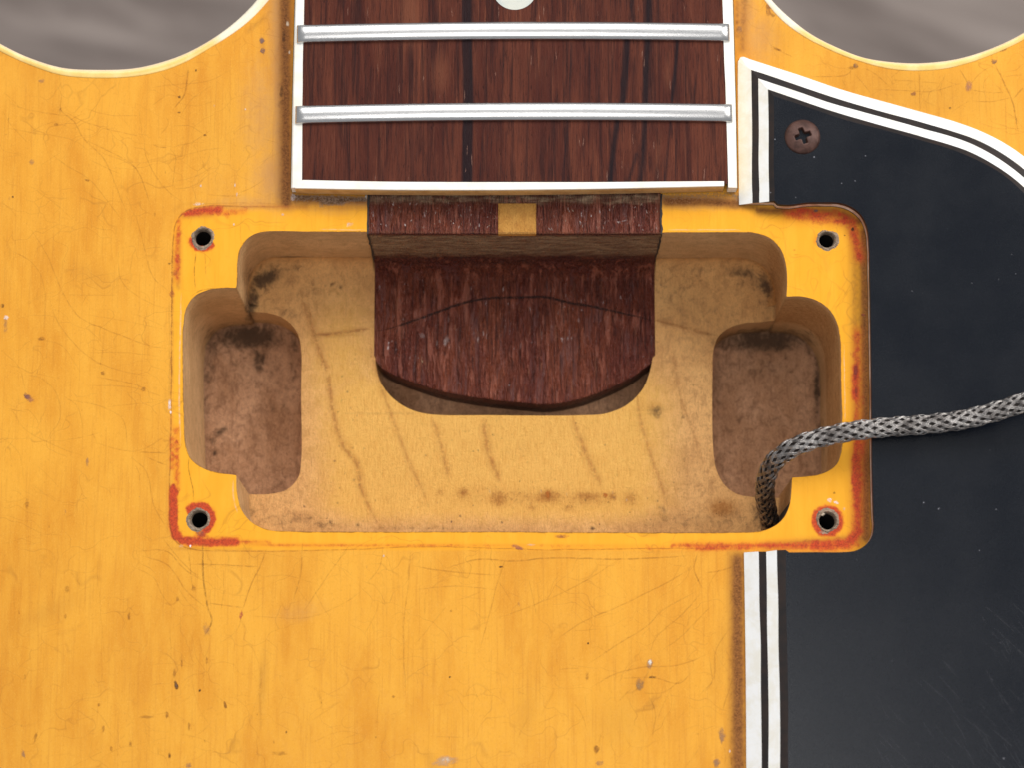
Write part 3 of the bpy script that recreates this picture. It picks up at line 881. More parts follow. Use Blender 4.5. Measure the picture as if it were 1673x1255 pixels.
F = [(r * nx + k, (r + 1) * nx + k, (r + 1) * nx + k + 1, r * nx + k + 1) for r in range(len(ys) - 1) for k in range(nx - 1)]
V = np.array(V); u, v = to_px(V[:, 0], V[:, 1], V[:, 2])
dk = np.zeros(len(u)); lt = dk.copy()
for pts, w, s_, a in [([(763, -60), (763, 75), (765, 160), (763, 300)], 9, 5, .95), ([(790, 200), (788, 300)], 4, 5, .5), ([(652, 70), (650, 300)], 3, 5, .45), ([(520, 60), (516, 300)], 3, 6, .4), ([(1025, 60), (1018, 160)], 7, 5, .8), ([(1018, 160), (1008, 200), (996, 300)], 6, 5, .78),
                      ([(1062, -60), (1058, 60), (1055, 165)], 7, 6, .8), ([(1056, 165), (1052, 220), (1047, 300)], 6, 6, .8), ([(1108, 60), (1098, 165)], 4, 4, .8), ([(1095, 200), (1086, 300)], 3, 4, .7), ([(1034, -60), (1032, 30)], 5, 4, .6),
                      ([(934, 70), (930, 170), (920, 300)], 4, 4, .6), ([(905, 70), (900, 300)], 2, 4, .5), ([(1142, 90), (1132, 170)], 2, 4, .7), ([(1130, 200), (1124, 300)], 1, 4, .6), ([(700, 70), (690, 300)], 1, 5, .3), ([(1040, 250), (1026, 300)], 5, 4, .6), ([(1165, 60), (1160, 300)], 1, 4, .3),
                      ([(1110, -60), (1106, 40)], 2, 4, .6), ([(945, -60), (940, 35)], 2, 5, .5), ([(850, 110), (848, 165)], 2, 4, .5), ([(974, 110), (972, 165)], 2, 4, .5)]:
    dk = np.maximum(dk, a * stroke(u, v, pts, w, s_))
for b_ in [(670, 20, 20, 70, 0, .8), (720, 120, 22, 50, 0, .6), (690, 120, 12, 60, 0, .4), (1090, 120, 10, 40, 0, .5), (1075, 250, 8, 50, 8, .5), (880, 110, 40, 50, 0, .35), (730, 260, 30, 60, 0, .3)]:
    lt = np.maximum(lt, b_[5] * blob(u, v, *b_[:5]))
# front face of the slab under the end binding
wood = mesh("rosewood_board", V, F, M_BOARD, board, True, {"paint_one": np.column_stack([dk, lt, dk * 0])})


def strip_box(o, i, zo, zi, drop, cham=2.0):
    """binding strip: outer rail o, inner rail i, small chamfer on the outer edge"""
    o = np.array(o); i = np.array(i)
    return loft([[(*p, zo - drop) for p in o], [(*p, zo - cham) for p in o], [(*(p + (q - p) * .14), zo) for p, q in zip(o, i)], [(*q, zi) for q in i], [(*q, zi - drop) for q in i]])


for (o_, i2) in ((lo_, li_), (ro_, ri_)):
    yb = at(836, 306, ZE)[1]
    yy = np.linspace(YTOP, yb, 24)
    jit = np.array([mnoise.noise(Vector((y * .02, 3.1, 0))) for y in yy]) * 1.2
    ox = prof_rail(o_, yy); ix = prof_rail(i2, yy) + jit
    V, F = strip_box(np.column_stack([ox, yy]), np.column_stack([ix, yy]), ZE + .2, float(fz(ix[0])) + .4, 30, 2.5)
    n = 24
    F += [(0 * n + n - 1, 1 * n + n - 1, 2 * n + n - 1, 3 * n + n - 1, 4 * n + n - 1)]
    mesh("edge_binding", V, F, M_CREAM, board)
    # aged lacquer on the outer side
    V, F = loft([[(x + (1.2 if x > 0 else -1.2), y, ZE - 3.5) for x, y in zip(ox, yy)], [(x + (1.6 if x > 0 else -1.2), y, 2) for x, y in zip(ox, yy)]])
    mesh("binding_side", V, F, mat_plain("yellowed lacquer edge", (.85, .62, .18), .4) if "yellowed lacquer edge" not in bpy.data.materials else bpy.data.materials["yellowed lacquer edge"], board)
# end binding: white top, tan front
pts_o = [(482, 306.5), (560, 308), (650, 309.2), (760, 309.5), (860, 309), (980, 307.5), (1100, 305), (1183, 303)]
pts_i = [(494.5, 293.5), (560, 295), (650, 296.5), (760, 297), (860, 297), (980, 297), (1100, 296), (1183, 295.5)]
nx2 = 60
def zat(u, v):
    x, y = at(u, v, HF); return float(fz(x))
A = np.array(smooth([at(a, b, zat(a, b)) for a, b in pts_o], 6)); B = np.array(smooth([at(a, b, zat(a, b)) for a, b in pts_i], 6))
def rs(Q, n):
    d = np.r_[0, np.cumsum(np.linalg.norm(np.diff(Q, axis=0), axis=1))]; t = np.linspace(0, d[-1], n)
    return np.column_stack([np.interp(t, d, Q[:, 0]), np.interp(t, d, Q[:, 1])])
A, B = rs(A, nx2), rs(B, nx2)
rails = [[(p[0], p[1], float(fz(p[0])) + .9) for p in B], [(p[0], p[1], float(fz(p[0])) + .9) for p in A], [(p[0], p[1] - .8, float(fz(p[0])) - 1.2) for p in A]]
V, F = loft(rails)
mesh("end_binding", V, F, M_CREAM, board)
V, F = loft([[(p[0], p[1] - .8, float(fz(p[0])) - 1.2) for p in A], [(p[0], p[1] - 2.2, float(fz(p[0])) - 10) for p in A], [(p[0], p[1] - 1.5, float(fz(p[0])) - 30) for p in A], [(p[0], p[1] + 6, float(fz(p[0])) - 31) for p in A]])
mesh("aged_end_face", V, F, M_AGED, board)
yb = at(836, 300, 0)[1] + 2
mesh("board_underside", [(at(484, 0)[0], yb, 12), (at(1196, 0)[0], yb, 12), (at(1196, 0)[0], YTOP, 12), (at(484, 0)[0], YTOP, 12), (at(484, 0)[0], yb, 2), (at(1196, 0)[0], yb, 2)], [(0, 1, 2, 3), (0, 4, 5, 1)], M_TENON, board, attrs={"paint_one": np.zeros((6, 3))})


def fret(yl, ym, yr, xl_, xr_):
    X0, X1 = at(xl_, yl, ZE)[0], at(xr_, yr, ZE)[0]
    def yc(x):
        t = (x - X0) / (X1 - X0)
        ya, yb_, yc_ = at(0, yl, ZE)[1], at(0, ym, HF)[1], at(0, yr, ZE)[1]
        base = ya + (yc_ - ya) * t
        return base + (yb_ - (ya + yc_) / 2) * 4 * t * (1 - t)
    n = 90
    xs = np.r_[X0, X0 + 2, np.linspace(X0 + 7, X1 - 7, n), X1 - 2, X1]
    sc = np.r_[.35, .72, np.ones(n), .72, .35]
    rails = []
    m = 18
    for k in range(m + 1):
        a = math.pi * k / m
        cy_ = math.cos(a); sz = math.sin(a)
        rails.append([(x, yc(x) - 15.5 * cy_, float(fz(x)) + .2 + 1.5 * min(1, sz * 4) + 8.5 * sz ** .72 * s_) for x, s_ in zip(xs, sc)])
    V, F = loft(rails)
    nn = len(xs)
    F += [tuple(k * nn for k in range(m + 1)), tuple(k * nn + nn - 1 for k in range(m, -1, -1))]
    return V, F


for args in ((56, 50.5, 53.5, 485.5, 1191.5), (188, 182.5, 185, 483, 1196)):
    V, F = fret(*args)
    mesh("fret", V, F, M_METAL, board, True)
X, Y = at(841, -19.5, HF)
ring_ = [(X + 37 * math.cos(t), Y + 37 * math.sin(t), HF + .5) for t in np.linspace(0, 2 * math.pi, 48, endpoint=False)]
V = ring_ + [(p[0], p[1], HF - 6) for p in ring_]
mesh("dot_inlay", V, [tuple(range(48))] + [(i, 48 + i, 48 + (i + 1) % 48, (i + 1) % 48) for i in range(48)], M_PEARL, board)

# --- pickguard
guard = empty("pickguard", guitar)
guard["label"] = "black pickguard with white and black layered edge"
ZG = 30.0
up = trace([(1207.5, 334), (1206.5, 250), (1205.5, 160), (1205.5, 104)], 3, 8, False)
cornr = [at(1206, 97, 3), at(1209.5, 93, 3), at(1215, 92, 3)]
curve = trace([(1222, 95), (1262, 108), (1305.5, 122), (1377.7, 146.6), (1450, 167), (1515, 185), (1560, 198), (1601, 213), (1639, 232), (1673, 255), (1712, 290), (1745, 328), (1785, 385)], 3, 8, False)
outer_a = up + cornr + curve
outer_b = trace([(1215.5, 903.5), (1216.5, 960), (1218, 1060), (1219, 1160), (1219.5, 1260), (1221, 1345), (1226, 1800), (1232, 2450)], 3, 10, False)
wj = lambda p, k: mnoise.noise(Vector((p[0] * .012, p[1] * .012, k))) * 1.6


def inner(path, d, keep_first=False, keep_last=False):
    """offset to the pickguard's inside, with hand-made unevenness; the corner stays mitred"""
    return path


def off_path(path_sharp, d, k, sign):
    q = offset(path_sharp, sign * d)
    return [(p[0] + wj(p, k), p[1] + wj(p, k + 5)) for p in q]


# upper edge: sharp corner polyline for the inner lines
sharp = up[:-1] + [at(1205.5, 96, 3)] + [at(1205.5, 90.5, 3)] + curve
sharp = up + [at(1205.5, 90.5, 3)] + curve
def fixed_offset(d, k):
    """mitred offset of the two runs separately, joined where they cross"""
    a = offset(up + [at(1205.5, 60, 3)], -d)
    b = offset([at(1150, 70.5, 3)] + curve, -d)
    P0, P1 = np.array(a[0]), np.array(a[-1])
    # intersection of run a (almost straight) with polyline b
    best = None
    for i in range(len(b) - 1):
        q0, q1 = np.array(b[i]), np.array(b[i + 1])
        r, s_ = P1 - P0, q1 - q0
        den = r[0] * s_[1] - r[1] * s_[0]
        if abs(den) < 1e-9: continue
        t = ((q0 - P0)[0] * s_[1] - (q0 - P0)[1] * s_[0]) / den
        w = ((q0 - P0)[0] * r[1] - (q0 - P0)[1] * r[0]) / den
        if 0 <= t <= 1.2 and 0 <= w <= 1:
            best = (t, i, w); break
    t, i, w = best
    X_ = P0 + (P1 - P0) * t
    ra = [tuple(P0 + (X_ - P0) * j / 30) for j in range(31)]
    q = np.array(b); q = np.vstack([X_, q[i + 1:]])
    dd = np.r_[0, np.cumsum(np.linalg.norm(np.diff(q, axis=0), axis=1))]
    tt = np.linspace(0, dd[-1], 121)
    rb = list(zip(np.interp(tt, dd, q[:, 0]), np.interp(tt, dd, q[:, 1])))
    out = ra + rb[1:]
    return [(p[0] + (wj(p, k) if 2 < n_ else 0), p[1] + (wj(p, k + 5) if n_ > 2 else 0)) for n_, p in enumerate(out)]


def reparam(path, n1=31, n2=121):
    """same vertex count as fixed_offset: n1 up to the corner, n2 after"""
    q = np.array(path); k = len(up) + 1
    def rsm(Q, n):
        d = np.r_[0, np.cumsum(np.linalg.norm(np.diff(Q, axis=0), axis=1))]; t = np.linspace(0, d[-1], n)
        return list(zip(np.interp(t, d, Q[:, 0]), np.interp(t, d, Q[:, 1])))
    return rsm(q[:k + 1], n1) + rsm(q[k:], n2)[1:]


RA = [reparam(outer_a)] + [fixed_offset(d, d * .3) for d in (21.0, 32.0, 47.5, 56.0)]
RB = [rs(np.array(outer_b), 60)] + [rs(np.array(off_path(outer_b, d, d * .3, 1)), 60) for d in (23.0, 34.0, 51.0, 64.0)]
ZR = [3.0, 15.0, 18.5, 26.5, ZG]
for k, (nm, mt) in enumerate((("white_ply", M_WHITE), ("black_ply", M_BLACK), ("white_ply", M_WHITE), ("black_ply", M_BLACK))):
    for R_ in (RA, RB):
        a = rail(R_[k], ZR[k]); b = rail(R_[k + 1], ZR[k + 1])
        rails = [a, b]
        if k == 0: rails = [rail(R_[0], .6), a, b]
        V, F = loft(rails)
        mesh(nm, V, F, mt, guard)
# face of the guard: inner line of both runs + the square cut round the pickup
cut = trace([(1232, 333), (1262, 331.5), (1275, 333.5), (1292, 334), (1318, 330.5), (1345, 330), (1372, 331), (1392, 338), (1408, 352), (1417, 372), (1420, 400), (1421, 450), (1423, 560), (1424, 640), (1425, 760), (1427, 840), (1428, 862), (1424, 879), (1412, 893), (1396, 901), (1375, 903), (1330, 903), (1280, 903.5), (1240, 903.5)], ZG, 5, False)
x_a, y_a = RA[4][0]; x_b, y_b = RB[4][0]
cut = [(x_a, y_a)] + [p for p in cut if p[0] > x_a + 4 and p[1] > y_b + 3 or (p[0] > x_b + 4 and p[1] < 0)] + [(x_b, y_b)]
face = list(map(tuple, RA[4][::-1])) + cut[1:-1] + list(map(tuple, RB[4]))
XE = at(1790, 600, ZG)[0]
face = face + [(XE, face[-1][1]), (XE, RA[4][-1][1])]
tri = geometry.tessellate_polygon([[Vector((p[0], p[1], 0)) for p in face]])
mesh("black_face", [(p[0], p[1], ZG) for p in face], [(a, b, c) for a, b, c in tri], M_GUARD, guard)
# cut edge (all plies seen from the side), with the ends of the bevelled runs
cw = [tuple(RA[0][0])] + [tuple(RA[j][0]) for j in (1, 2, 3)] + cut
zz_top = [ZR[0], ZR[1], ZR[2], ZR[3]] + [ZG] * len(cut) + [ZR[3], ZR[2], ZR[1], ZR[0]]
cw = cw + [tuple(RB[j][0]) for j in (3, 2, 1, 0)]
rails = [[(p[0], p[1], t) for p, t in zip(cw, zz_top)]]
for f in (.62, .5, .3, .12, 0):
    rails.append([(p[0], p[1], min(t, .8 + (ZG - .8) * f)) for p, t in zip(cw, zz_top)])
V, F = loft(rails[:2]); mesh("cut_black_layer", V, F, M_BLACK, guard)
V, F = loft(rails[1:5]); mesh("cut_edge", V, F, M_CUT, guard)
V, F = loft(rails[4:]); mesh("cut_black_layer", V, F, M_BLACK, guard)

# --- the screw
def screw(px, py, R, parent, z):
    X, Y = at(px, py, z)
    n = 72
    rot = math.radians(-18)
    radii = np.r_[np.linspace(0, R * .5, 15), np.linspace(R * .54, R, 12)]
    V, F = [], []
    for r in radii:
        for i in range(n):
            a = 2 * math.pi * i / n
            x, y = r * math.cos(a), r * math.sin(a)
            zz = 9.0 * (1 - (r / R) ** 2.2) + 1.5
            if r > R * .93: zz -= (r / R - .93) * 20
            xr, yr = x * math.cos(rot) - y * math.sin(rot), x * math.sin(rot) + y * math.cos(rot)
            w = 3.4
            arm = 13.0
            dx = max(abs(xr) - arm, abs(yr) - w); dy = max(abs(yr) - arm, abs(xr) - w); dc = math.hypot(x, y) - 6.5
            d = min(dx, dy, dc)
            deep = min(1.0, max(0.0, -d / 1.6 + .5)) * (11.0 + 7 * max(0, 1 - r / 10))
            V.append((X + x, Y + y, z + zz - deep))
    for k in range(len(radii) - 1):
        for i in range(n):
            j = (i + 1) % n
            F.append((k * n + i, (k + 1) * n + i, (k + 1) * n + j, k * n + j))
    b = len(V)
    for i in range(n):
        a = 2 * math.pi * i / n; V.append((X + R * .97 * math.cos(a), Y + R * .97 * math.sin(a), z - 2))
    k = len(radii) - 1
    F += [(k * n + i, b + i, b + (i + 1) % n, k * n + (i + 1) % n) for i in range(n)]
    return mesh("screw", V, F, M_RUST, parent, True, label="brown tarnished cross-head screw")
screw(1311, 223, 29.5, guard, ZG)

# ------------------------------------------------------------------ cracks, grain lines and small marks
def ribbons(name, items, parent, gain=1.0, wide=1.0):
    V, F, C = [], [], []
    for it in items:
        pts, w, a, col, z = it
        P = np.array(smooth([at(x, y, z) for x, y in pts], 5))
        n = len(P)
        if n < 3: continue
        sd = random.random() * 100
        jx = np.array([mnoise.noise(Vector((p[0] * .06, p[1] * .06, sd))) for p in P]) * .9
        T = np.gradient(P, axis=0); T /= np.linalg.norm(T, axis=1)[:, None] + 1e-9
        Nn = np.column_stack([-T[:, 1], T[:, 0]])
        P = P + Nn * jx[:, None]
        t = np.linspace(0, 1, n); tp = np.minimum(1, np.minimum(t, 1 - t) * 7)
        b = len(V)
        for i in range(n):
            ww = w * wide * (.35 + .65 * tp[i])
            zz = z + .25 + (len(C) % 97) * .001
            for s_, al in ((-1, 0), (0, a * (.25 + .75 * tp[i])), (1, 0)):
                V.append((P[i][0] + Nn[i][0] * ww * s_, P[i][1] + Nn[i][1] * ww * s_, zz)); C.append((*col, al * gain))
        for i in range(n - 1):
            for s_ in (0, 1):
                F.append((b + i * 3 + s_, b + i * 3 + s_ + 1, b + (i + 1) * 3 + s_ + 1, b + (i + 1) * 3 + s_))
    return mesh(name, V, F, M_DECAL, parent, attrs={"tint": C}, kind="stuff")


def spots(name, items, parent):
    V, F, C = [], [], []
    for k, (px, py, rx, ry, ang, a, col, z) in enumerate(items):
        X, Y = at(px, py, z); b = len(V); n = 14
        rr = random.Random(k)
        zz = z + .45 + (k % 89) * .002
        V.append((X, Y, zz)); C.append((*col, a))
        ca, sa = math.cos(math.radians(ang)), math.sin(math.radians(ang))
        for q, al in ((.6, a * .85), (1.0, 0)):
            for i in range(n):
                t = 2 * math.pi * i / n; j = rr.uniform(.7, 1.25)
                x, y = rx * q * j * math.cos(t), ry * q * j * math.sin(t)
                V.append((X + x * ca - y * sa, Y + x * sa + y * ca, zz)); C.append((*col, al))
        for i in range(n):
            i2 = (i + 1) % n
            F.append((b, b + 1 + i, b + 1 + i2)); F.append((b + 1 + i, b + 1 + n + i, b + 1 + n + i2, b + 1 + i2))
    return mesh(name, V, F, M_DECAL, parent, attrs={"tint": C}, kind="stuff")


BR, DK, GR = (.26, .10, .02), (.09, .035, .015), (.34, .20, .12)
K = 1 / 3.4854
zA = lambda L: [(x * K, y * K) for x, y in L]                      # coordinates read in the enlarged corner
cr = []
for L, w, a in [
    ([(1072, 365), (1065, 460), (1045, 545), (985, 622)], 2.2, .85), ([(310, 460), (350, 540), (345, 620), (420, 690), (480, 790), (590, 900), (640, 1000), (700, 1160), (740, 1240)], 2, .55),
    ([(350, 625), (480, 690), (600, 730), (815, 778)], 1.7, .45), ([(480, 795), (560, 830), (680, 890), (770, 950), (830, 1080), (862, 1190)], 1.8, .6), ([(20, 540), (90, 600), (250, 640), (420, 660)], 1.6, .35),
    ([(820, 790), (830, 880), (880, 990), (960, 1090), (1040, 1150)], 1.7, .45), ([(480, 610), (600, 650), (790, 658)], 1.6, .4), ([(870, 822), (900, 835), (955, 836)], 2.2, .75), ([(960, 840), (1000, 890), (990, 990), (980, 1090)], 1.7, .5),
    ([(840, 500), (980, 480), (1180, 460), (1330, 390)], 1.6, .38), ([(860, 600), (960, 540), (1020, 550)], 1.6, .38), ([(900, 930), (1060, 880), (1180, 850), (1290, 840)], 1.6, .38), ([(1000, 830), (1090, 810), (1160, 765)], 1.7, .45),
    ([(980, 715), (1080, 715), (1165, 765)], 1.6, .42), ([(910, 770), (960, 700), (940, 660)], 1.6, .4), ([(985, 1075), (1090, 1060), (1180, 1010)], 1.6, .38), ([(980, 1035), (1120, 1000), (1220, 940)], 1.5, .35),
    ([(0, 720), (160, 750), (410, 795), (540, 880)], 1.6, .32), ([(270, 860), (380, 940), (520, 1030), (640, 1180), (700, 1255)], 1.7, .42), ([(580, 870), (720, 920), (780, 960)], 1.6, .42), ([(10, 620), (70, 720), (170, 820)], 1.5, .3),
    ([(790, 600), (800, 700), (820, 800)], 1.4, .3), ([(1180, 1105), (1300, 1115), (1390, 1108)], 1.7, .5), ([(180, 1060), (330, 1170), (420, 1255)], 1.5, .3), ([(0, 1140), (60, 1190), (120, 1260)], 1.5, .3), ([(1000, 580), (1120, 600), (1230, 570)], 1.4, .3)]:
    cr.append((zA(L), w * 1.05, a * .62, BR, 0))
K2 = .438
zB = lambda L: [(x * K2, 350 + y * K2) for x, y in L]
for L, w, a in [
    ([(100, 30), (175, 150), (220, 260), (245, 310), (300, 385), (400, 430), (560, 490), (635, 500)], 1.8, .5), ([(20, 120), (130, 190), (165, 270), (165, 450)], 1.6, .4), ([(185, 310), (215, 400), (330, 530), (440, 580), (570, 605)], 1.7, .42),
    ([(510, 10), (540, 130), (570, 230), (640, 295)], 1.8, .5), ([(440, 110), (455, 250), (560, 330), (640, 355)], 1.6, .4), ([(330, 640), (480, 645), (620, 685)], 1.7, .42), ([(320, 515), (460, 515), (600, 530)], 1.5, .34), ([(360, 605), (500, 635), (540, 655)], 1.8, .5),
    ([(0, 500), (70, 570), (95, 660)], 1.6, .38), ([(90, 600), (150, 610), (210, 670), (230, 750)], 1.7, .45), ([(240, 680), (290, 720), (310, 800)], 1.5, .36), ([(240, 690), (380, 720), (460, 770), (475, 890)], 1.6, .4),
    ([(40, 720), (90, 800), (220, 870), (330, 910)], 1.6, .36), ([(0, 830), (70, 890), (90, 1000)], 1.5, .34), ([(340, 850), (510, 885), (625, 825)], 1.7, .45), ([(515, 888), (620, 893)], 1.8, .6), ([(550, 908), (628, 940)], 1.9, .65), ([(480, 900), (545, 960), (575, 1090), (640, 1200)], 1.8, .5),
    ([(150, 465), (230, 490), (300, 590)], 1.5, .34), ([(120, 1010), (210, 1075)], 1.6, .36), ([(250, 300), (440, 300)], 1.8, .35), ([(570, 1090), (620, 1120)], 1.5, .4), ([(390, 720), (600, 700)], 1.4, .3), ([(500, 370), (620, 420)], 1.4, .34), ([(300, 370), (480, 400), (620, 430)], 1.3, .28)]:
    cr.append((zB(L), w * 1.05, a * .62, BR, 0))
K3 = 600 / 1673
zC = lambda L: [(x * K3, 880 + y * K3) for x, y in L]
for L, w, a, c in [
    ([(925, 60), (928, 200), (945, 310), (965, 380), (930, 450)], 2.6, .95, DK), ([(870, 118), (1000, 122), (1180, 130)], 2, .75, BR), ([(1215, 45), (1180, 140), (1145, 210), (1105, 330)], 2, .75, BR), ([(620, 60), (760, 60), (840, 140), (925, 195)], 1.9, .6, BR),
    ([(740, 0), (830, 110), (920, 190)], 1.7, .55, BR), ([(640, 80), (760, 120), (850, 240), (940, 320)], 1.9, .55, BR), ([(950, 295), (1110, 318)], 1.8, .6, BR), ([(1380, 10), (1370, 160), (1335, 290)], 1.8, .55, BR), ([(1600, 20), (1480, 190), (1380, 340)], 1.7, .5, BR),
    ([(1017, 130), (1018, 260), (1005, 330)], 1.5, .4, BR), ([(1673, 220), (1560, 300), (1400, 360), (1120, 355)], 1.5, .35, BR), ([(600, 130), (700, 180), (740, 260), (820, 350)], 1.5, .4, BR), ([(860, 60), (870, 160), (880, 240)], 1.6, .5, BR), ([(1105, 330), (1080, 420), (1000, 480)], 1.5, .36, BR),
    ([(775, 400), (780, 570)], 1.4, .34, BR), ([(905, 450), (930, 540), (960, 480)], 1.4, .34, BR), ([(870, 640), (910, 780), (960, 860)], 1.4, .3, BR), ([(1180, 180), (1300, 170), (1450, 210)], 1.4, .3, BR), ([(660, 580), (760, 570), (900, 590)], 1.3, .26, BR),
    ([(1190, 560), (1185, 700), (1190, 890)], 3.5, .3, BR), ([(1130, 860), (1180, 700), (1210, 560)], 1.3, .2, BR), ([(240, 440), (330, 420), (390, 380)], 7, .16, BR), ([(60, 200), (70, 400)], 1.3, .25, BR), ([(320, 150), (370, 220)], 1.4, .3, BR), ([(440, 120), (460, 350), (480, 600)], 1.2, .25, BR), ([(1400, 940), (1560, 880), (1673, 900)], 1.4, .3, BR), ([(1420, 830), (1560, 740)], 1.4, .28, BR)]:
    cr.append((zC(L), w * 1.05, a * .66, c, 0))
K4 = 640 / 1673
zD = lambda L: [(600 + x * K4, 880 + y * K4) for x, y in L]
for L, w, a in [
    ([(190, 118), (330, 140), (560, 160)], 1.8, .55), ([(185, 50), (175, 200), (155, 380), (165, 690)], 1.7, .5), ([(190, 222), (370, 205), (550, 220)], 1.7, .45), ([(600, 60), (560, 180), (520, 330), (480, 480)], 1.7, .5), ([(330, 130), (480, 90), (600, 98), (800, 85), (1100, 90), (1390, 75)], 2.2, .8),
    ([(790, 450), (900, 370), (1100, 280), (1260, 200), (1400, 120)], 1.9, .55), ([(560, 340), (740, 275), (900, 200), (1080, 90)], 1.7, .45), ([(940, 540), (1060, 460), (1200, 370), (1260, 310), (1420, 220)], 1.8, .52), ([(1210, 500), (1230, 430), (1340, 330), (1430, 230)], 1.8, .5),
    ([(1240, 490), (1330, 430), (1420, 340), (1480, 280)], 1.7, .45), ([(1410, 70), (1395, 130), (1430, 210)], 2, .75), ([(950, 640), (1060, 580), (1190, 550), (1320, 545), (1470, 490)], 1.9, .5), ([(1080, 600), (1180, 595), (1240, 600), (1330, 620), (1400, 560)], 1.8, .5), ([(1170, 660), (1260, 660), (1350, 600)], 1.6, .4),
    ([(1200, 670), (1230, 740), (1220, 850)], 1.9, .5), ([(1560, 370), (1490, 480), (1480, 600), (1410, 680)], 1.8, .5), ([(1600, 470), (1560, 600), (1510, 760)], 1.9, .5), ([(1460, 500), (1470, 620), (1440, 660)], 1.7, .45), ([(820, 560), (910, 555)], 1.6, .45), ([(980, 460), (1030, 490)], 1.4, .3), ([(810, 470), (810, 540)], 1.5, .35),
    ([(245, 250), (245, 330)], 1.6, .4), ([(340, 290), (200, 460)], 1.5, .35), ([(1440, 150), (1540, 130), (1600, 90)], 2, .65), ([(1300, 640), (1260, 720), (1240, 780)], 1.5, .35), ([(930, 660), (935, 740)], 1.4, .3), ([(1070, 700), (1130, 640)], 1.8, .4), ([(1000, 830), (990, 880)], 1.8, .35), ([(740, 760), (800, 650)], 2.5, .22), ([(640, 860), (690, 760)], 2.5, .2), ([(1440, 330), (1440, 430)], 1.4, .35),
    ([(850, 540), (1000, 560)], 1.3, .25), ([(70, 30), (50, 130), (0, 190)], 1.6, .45), ([(1170, 420), (1210, 380)], 1.4, .3)]:
    cr.append((zD(L), w * 1.05, a * .66, BR, 0))
K5 = 473 / 1673
zE = lambda L: [(1200 + x * K5, y * K5) for x, y in L]
for L, w, a in [
    ([(690, 385), (650, 430), (560, 440), (440, 440)], 1.9, .55), ([(690, 420), (760, 500), (800, 560)], 1.6, .5), ([(740, 385), (820, 430), (900, 500)], 1.6, .5), ([(1070, 400), (1070, 640)], 1.8, .55), ([(800, 515), (960, 520), (1140, 525), (1320, 475)], 1.6, .5), ([(1300, 395), (1345, 480), (1355, 540)], 1.9, .6), ([(1355, 490), (1420, 420), (1480, 380)], 1.6, .45),
    ([(1500, 360), (1560, 480), (1610, 600), (1640, 760)], 2.4, .8), ([(1370, 580), (1480, 585), (1600, 560)], 1.7, .5), ([(1350, 515), (1460, 530), (1580, 530)], 1.5, .45), ([(1673, 500), (1610, 570)], 2, .6), ([(210, 260), (270, 295), (340, 330)], 2, .6), ([(900, 460), (1060, 470), (1200, 480)], 1.4, .4), ([(1220, 420), (1190, 520), (1200, 560)], 1.4, .4),
    ([(1260, 640), (1360, 580)], 1.4, .4), ([(1540, 440), (1673, 430)], 1.4, .4), ([(1400, 700), (1520, 740), (1660, 740)], 1.4, .35), ([(620, 450), (640, 500), (620, 520)], 1.5, .45), ([(1450, 560), (1440, 480), (1480, 420)], 1.4, .4), ([(960, 400), (900, 450)], 1.4, .35), ([(1110, 500), (1080, 560), (1180, 620)], 1.4, .35), ([(160, 180), (210, 260), (250, 340)], 1.4, .3), ([(1560, 640), (1640, 690)], 1.4, .35)]:
    cr.append((zE(L), w * 1.0, a * .72, BR, 0))
# cracks and cut lines over the ring footprint
for L, w, a, c in [([(320, 410), (318, 440), (319, 476)], 1.7, .95, DK), ([(335, 412), (336, 450)], 1.5, .5, BR), ([(309, 747), (308, 765), (315, 800), (317, 820)], 1.7, .8, DK), ([(331, 880), (332, 930)], 1.6, .7, DK), ([(1340, 430), (1345, 445)], 1.5, .3, BR),
                   ([(288, 893), (400, 901), (560, 899), (700, 894), (900, 899), (1100, 897), (1215, 900)], 1.8, .65, (.30, .06, .02)), ([(300, 335), (380, 331), (480, 333)], 1.6, .35, BR), ([(276, 480), (277, 560), (276, 660)], 1.5, .4, BR),
                   ([(1160, 345), (1158, 372)], 1.4, .3, BR), ([(1255, 360), (1280, 345)], 1.4, .35, BR), ([(395, 345), (393, 380), (396, 410)], 1.4, .3, BR), ([(1380, 470), (1350, 520)], 1.4, .35, BR), ([(1395, 455), (1365, 505)], 1.4, .3, BR), ([(1405, 540), (1420, 500)], 1.6, .5, BR),
                   ([(1295, 415), (1308, 415)], 1.6, .6, BR), ([(310, 485), (325, 475), (350, 470)], 1.6, .7, DK), ([(1398, 775), (1412, 790), (1408, 830)], 1.6, .6, (.35, .05, .02)), ([(1300, 893), (1380, 889), (1402, 868), (1408, 800)], 1.5, .5, (.35, .05, .02))]:
    cr.append((L, w, a * .8, c, 0))
for L, w, a in [([(480, 337), (400, 337), (340, 336), (305, 344), (288, 362), (283, 390), (281, 470), (280, 600), (279, 720), (277, 820), (279, 865), (290, 888), (315, 898), (360, 901), (430, 902)], 2.2, .75), ([(283, 395), (282, 500), (281, 640)], 4.5, .35)]:
    cr.append((L, w, a, (.32, .10, .025), 0))
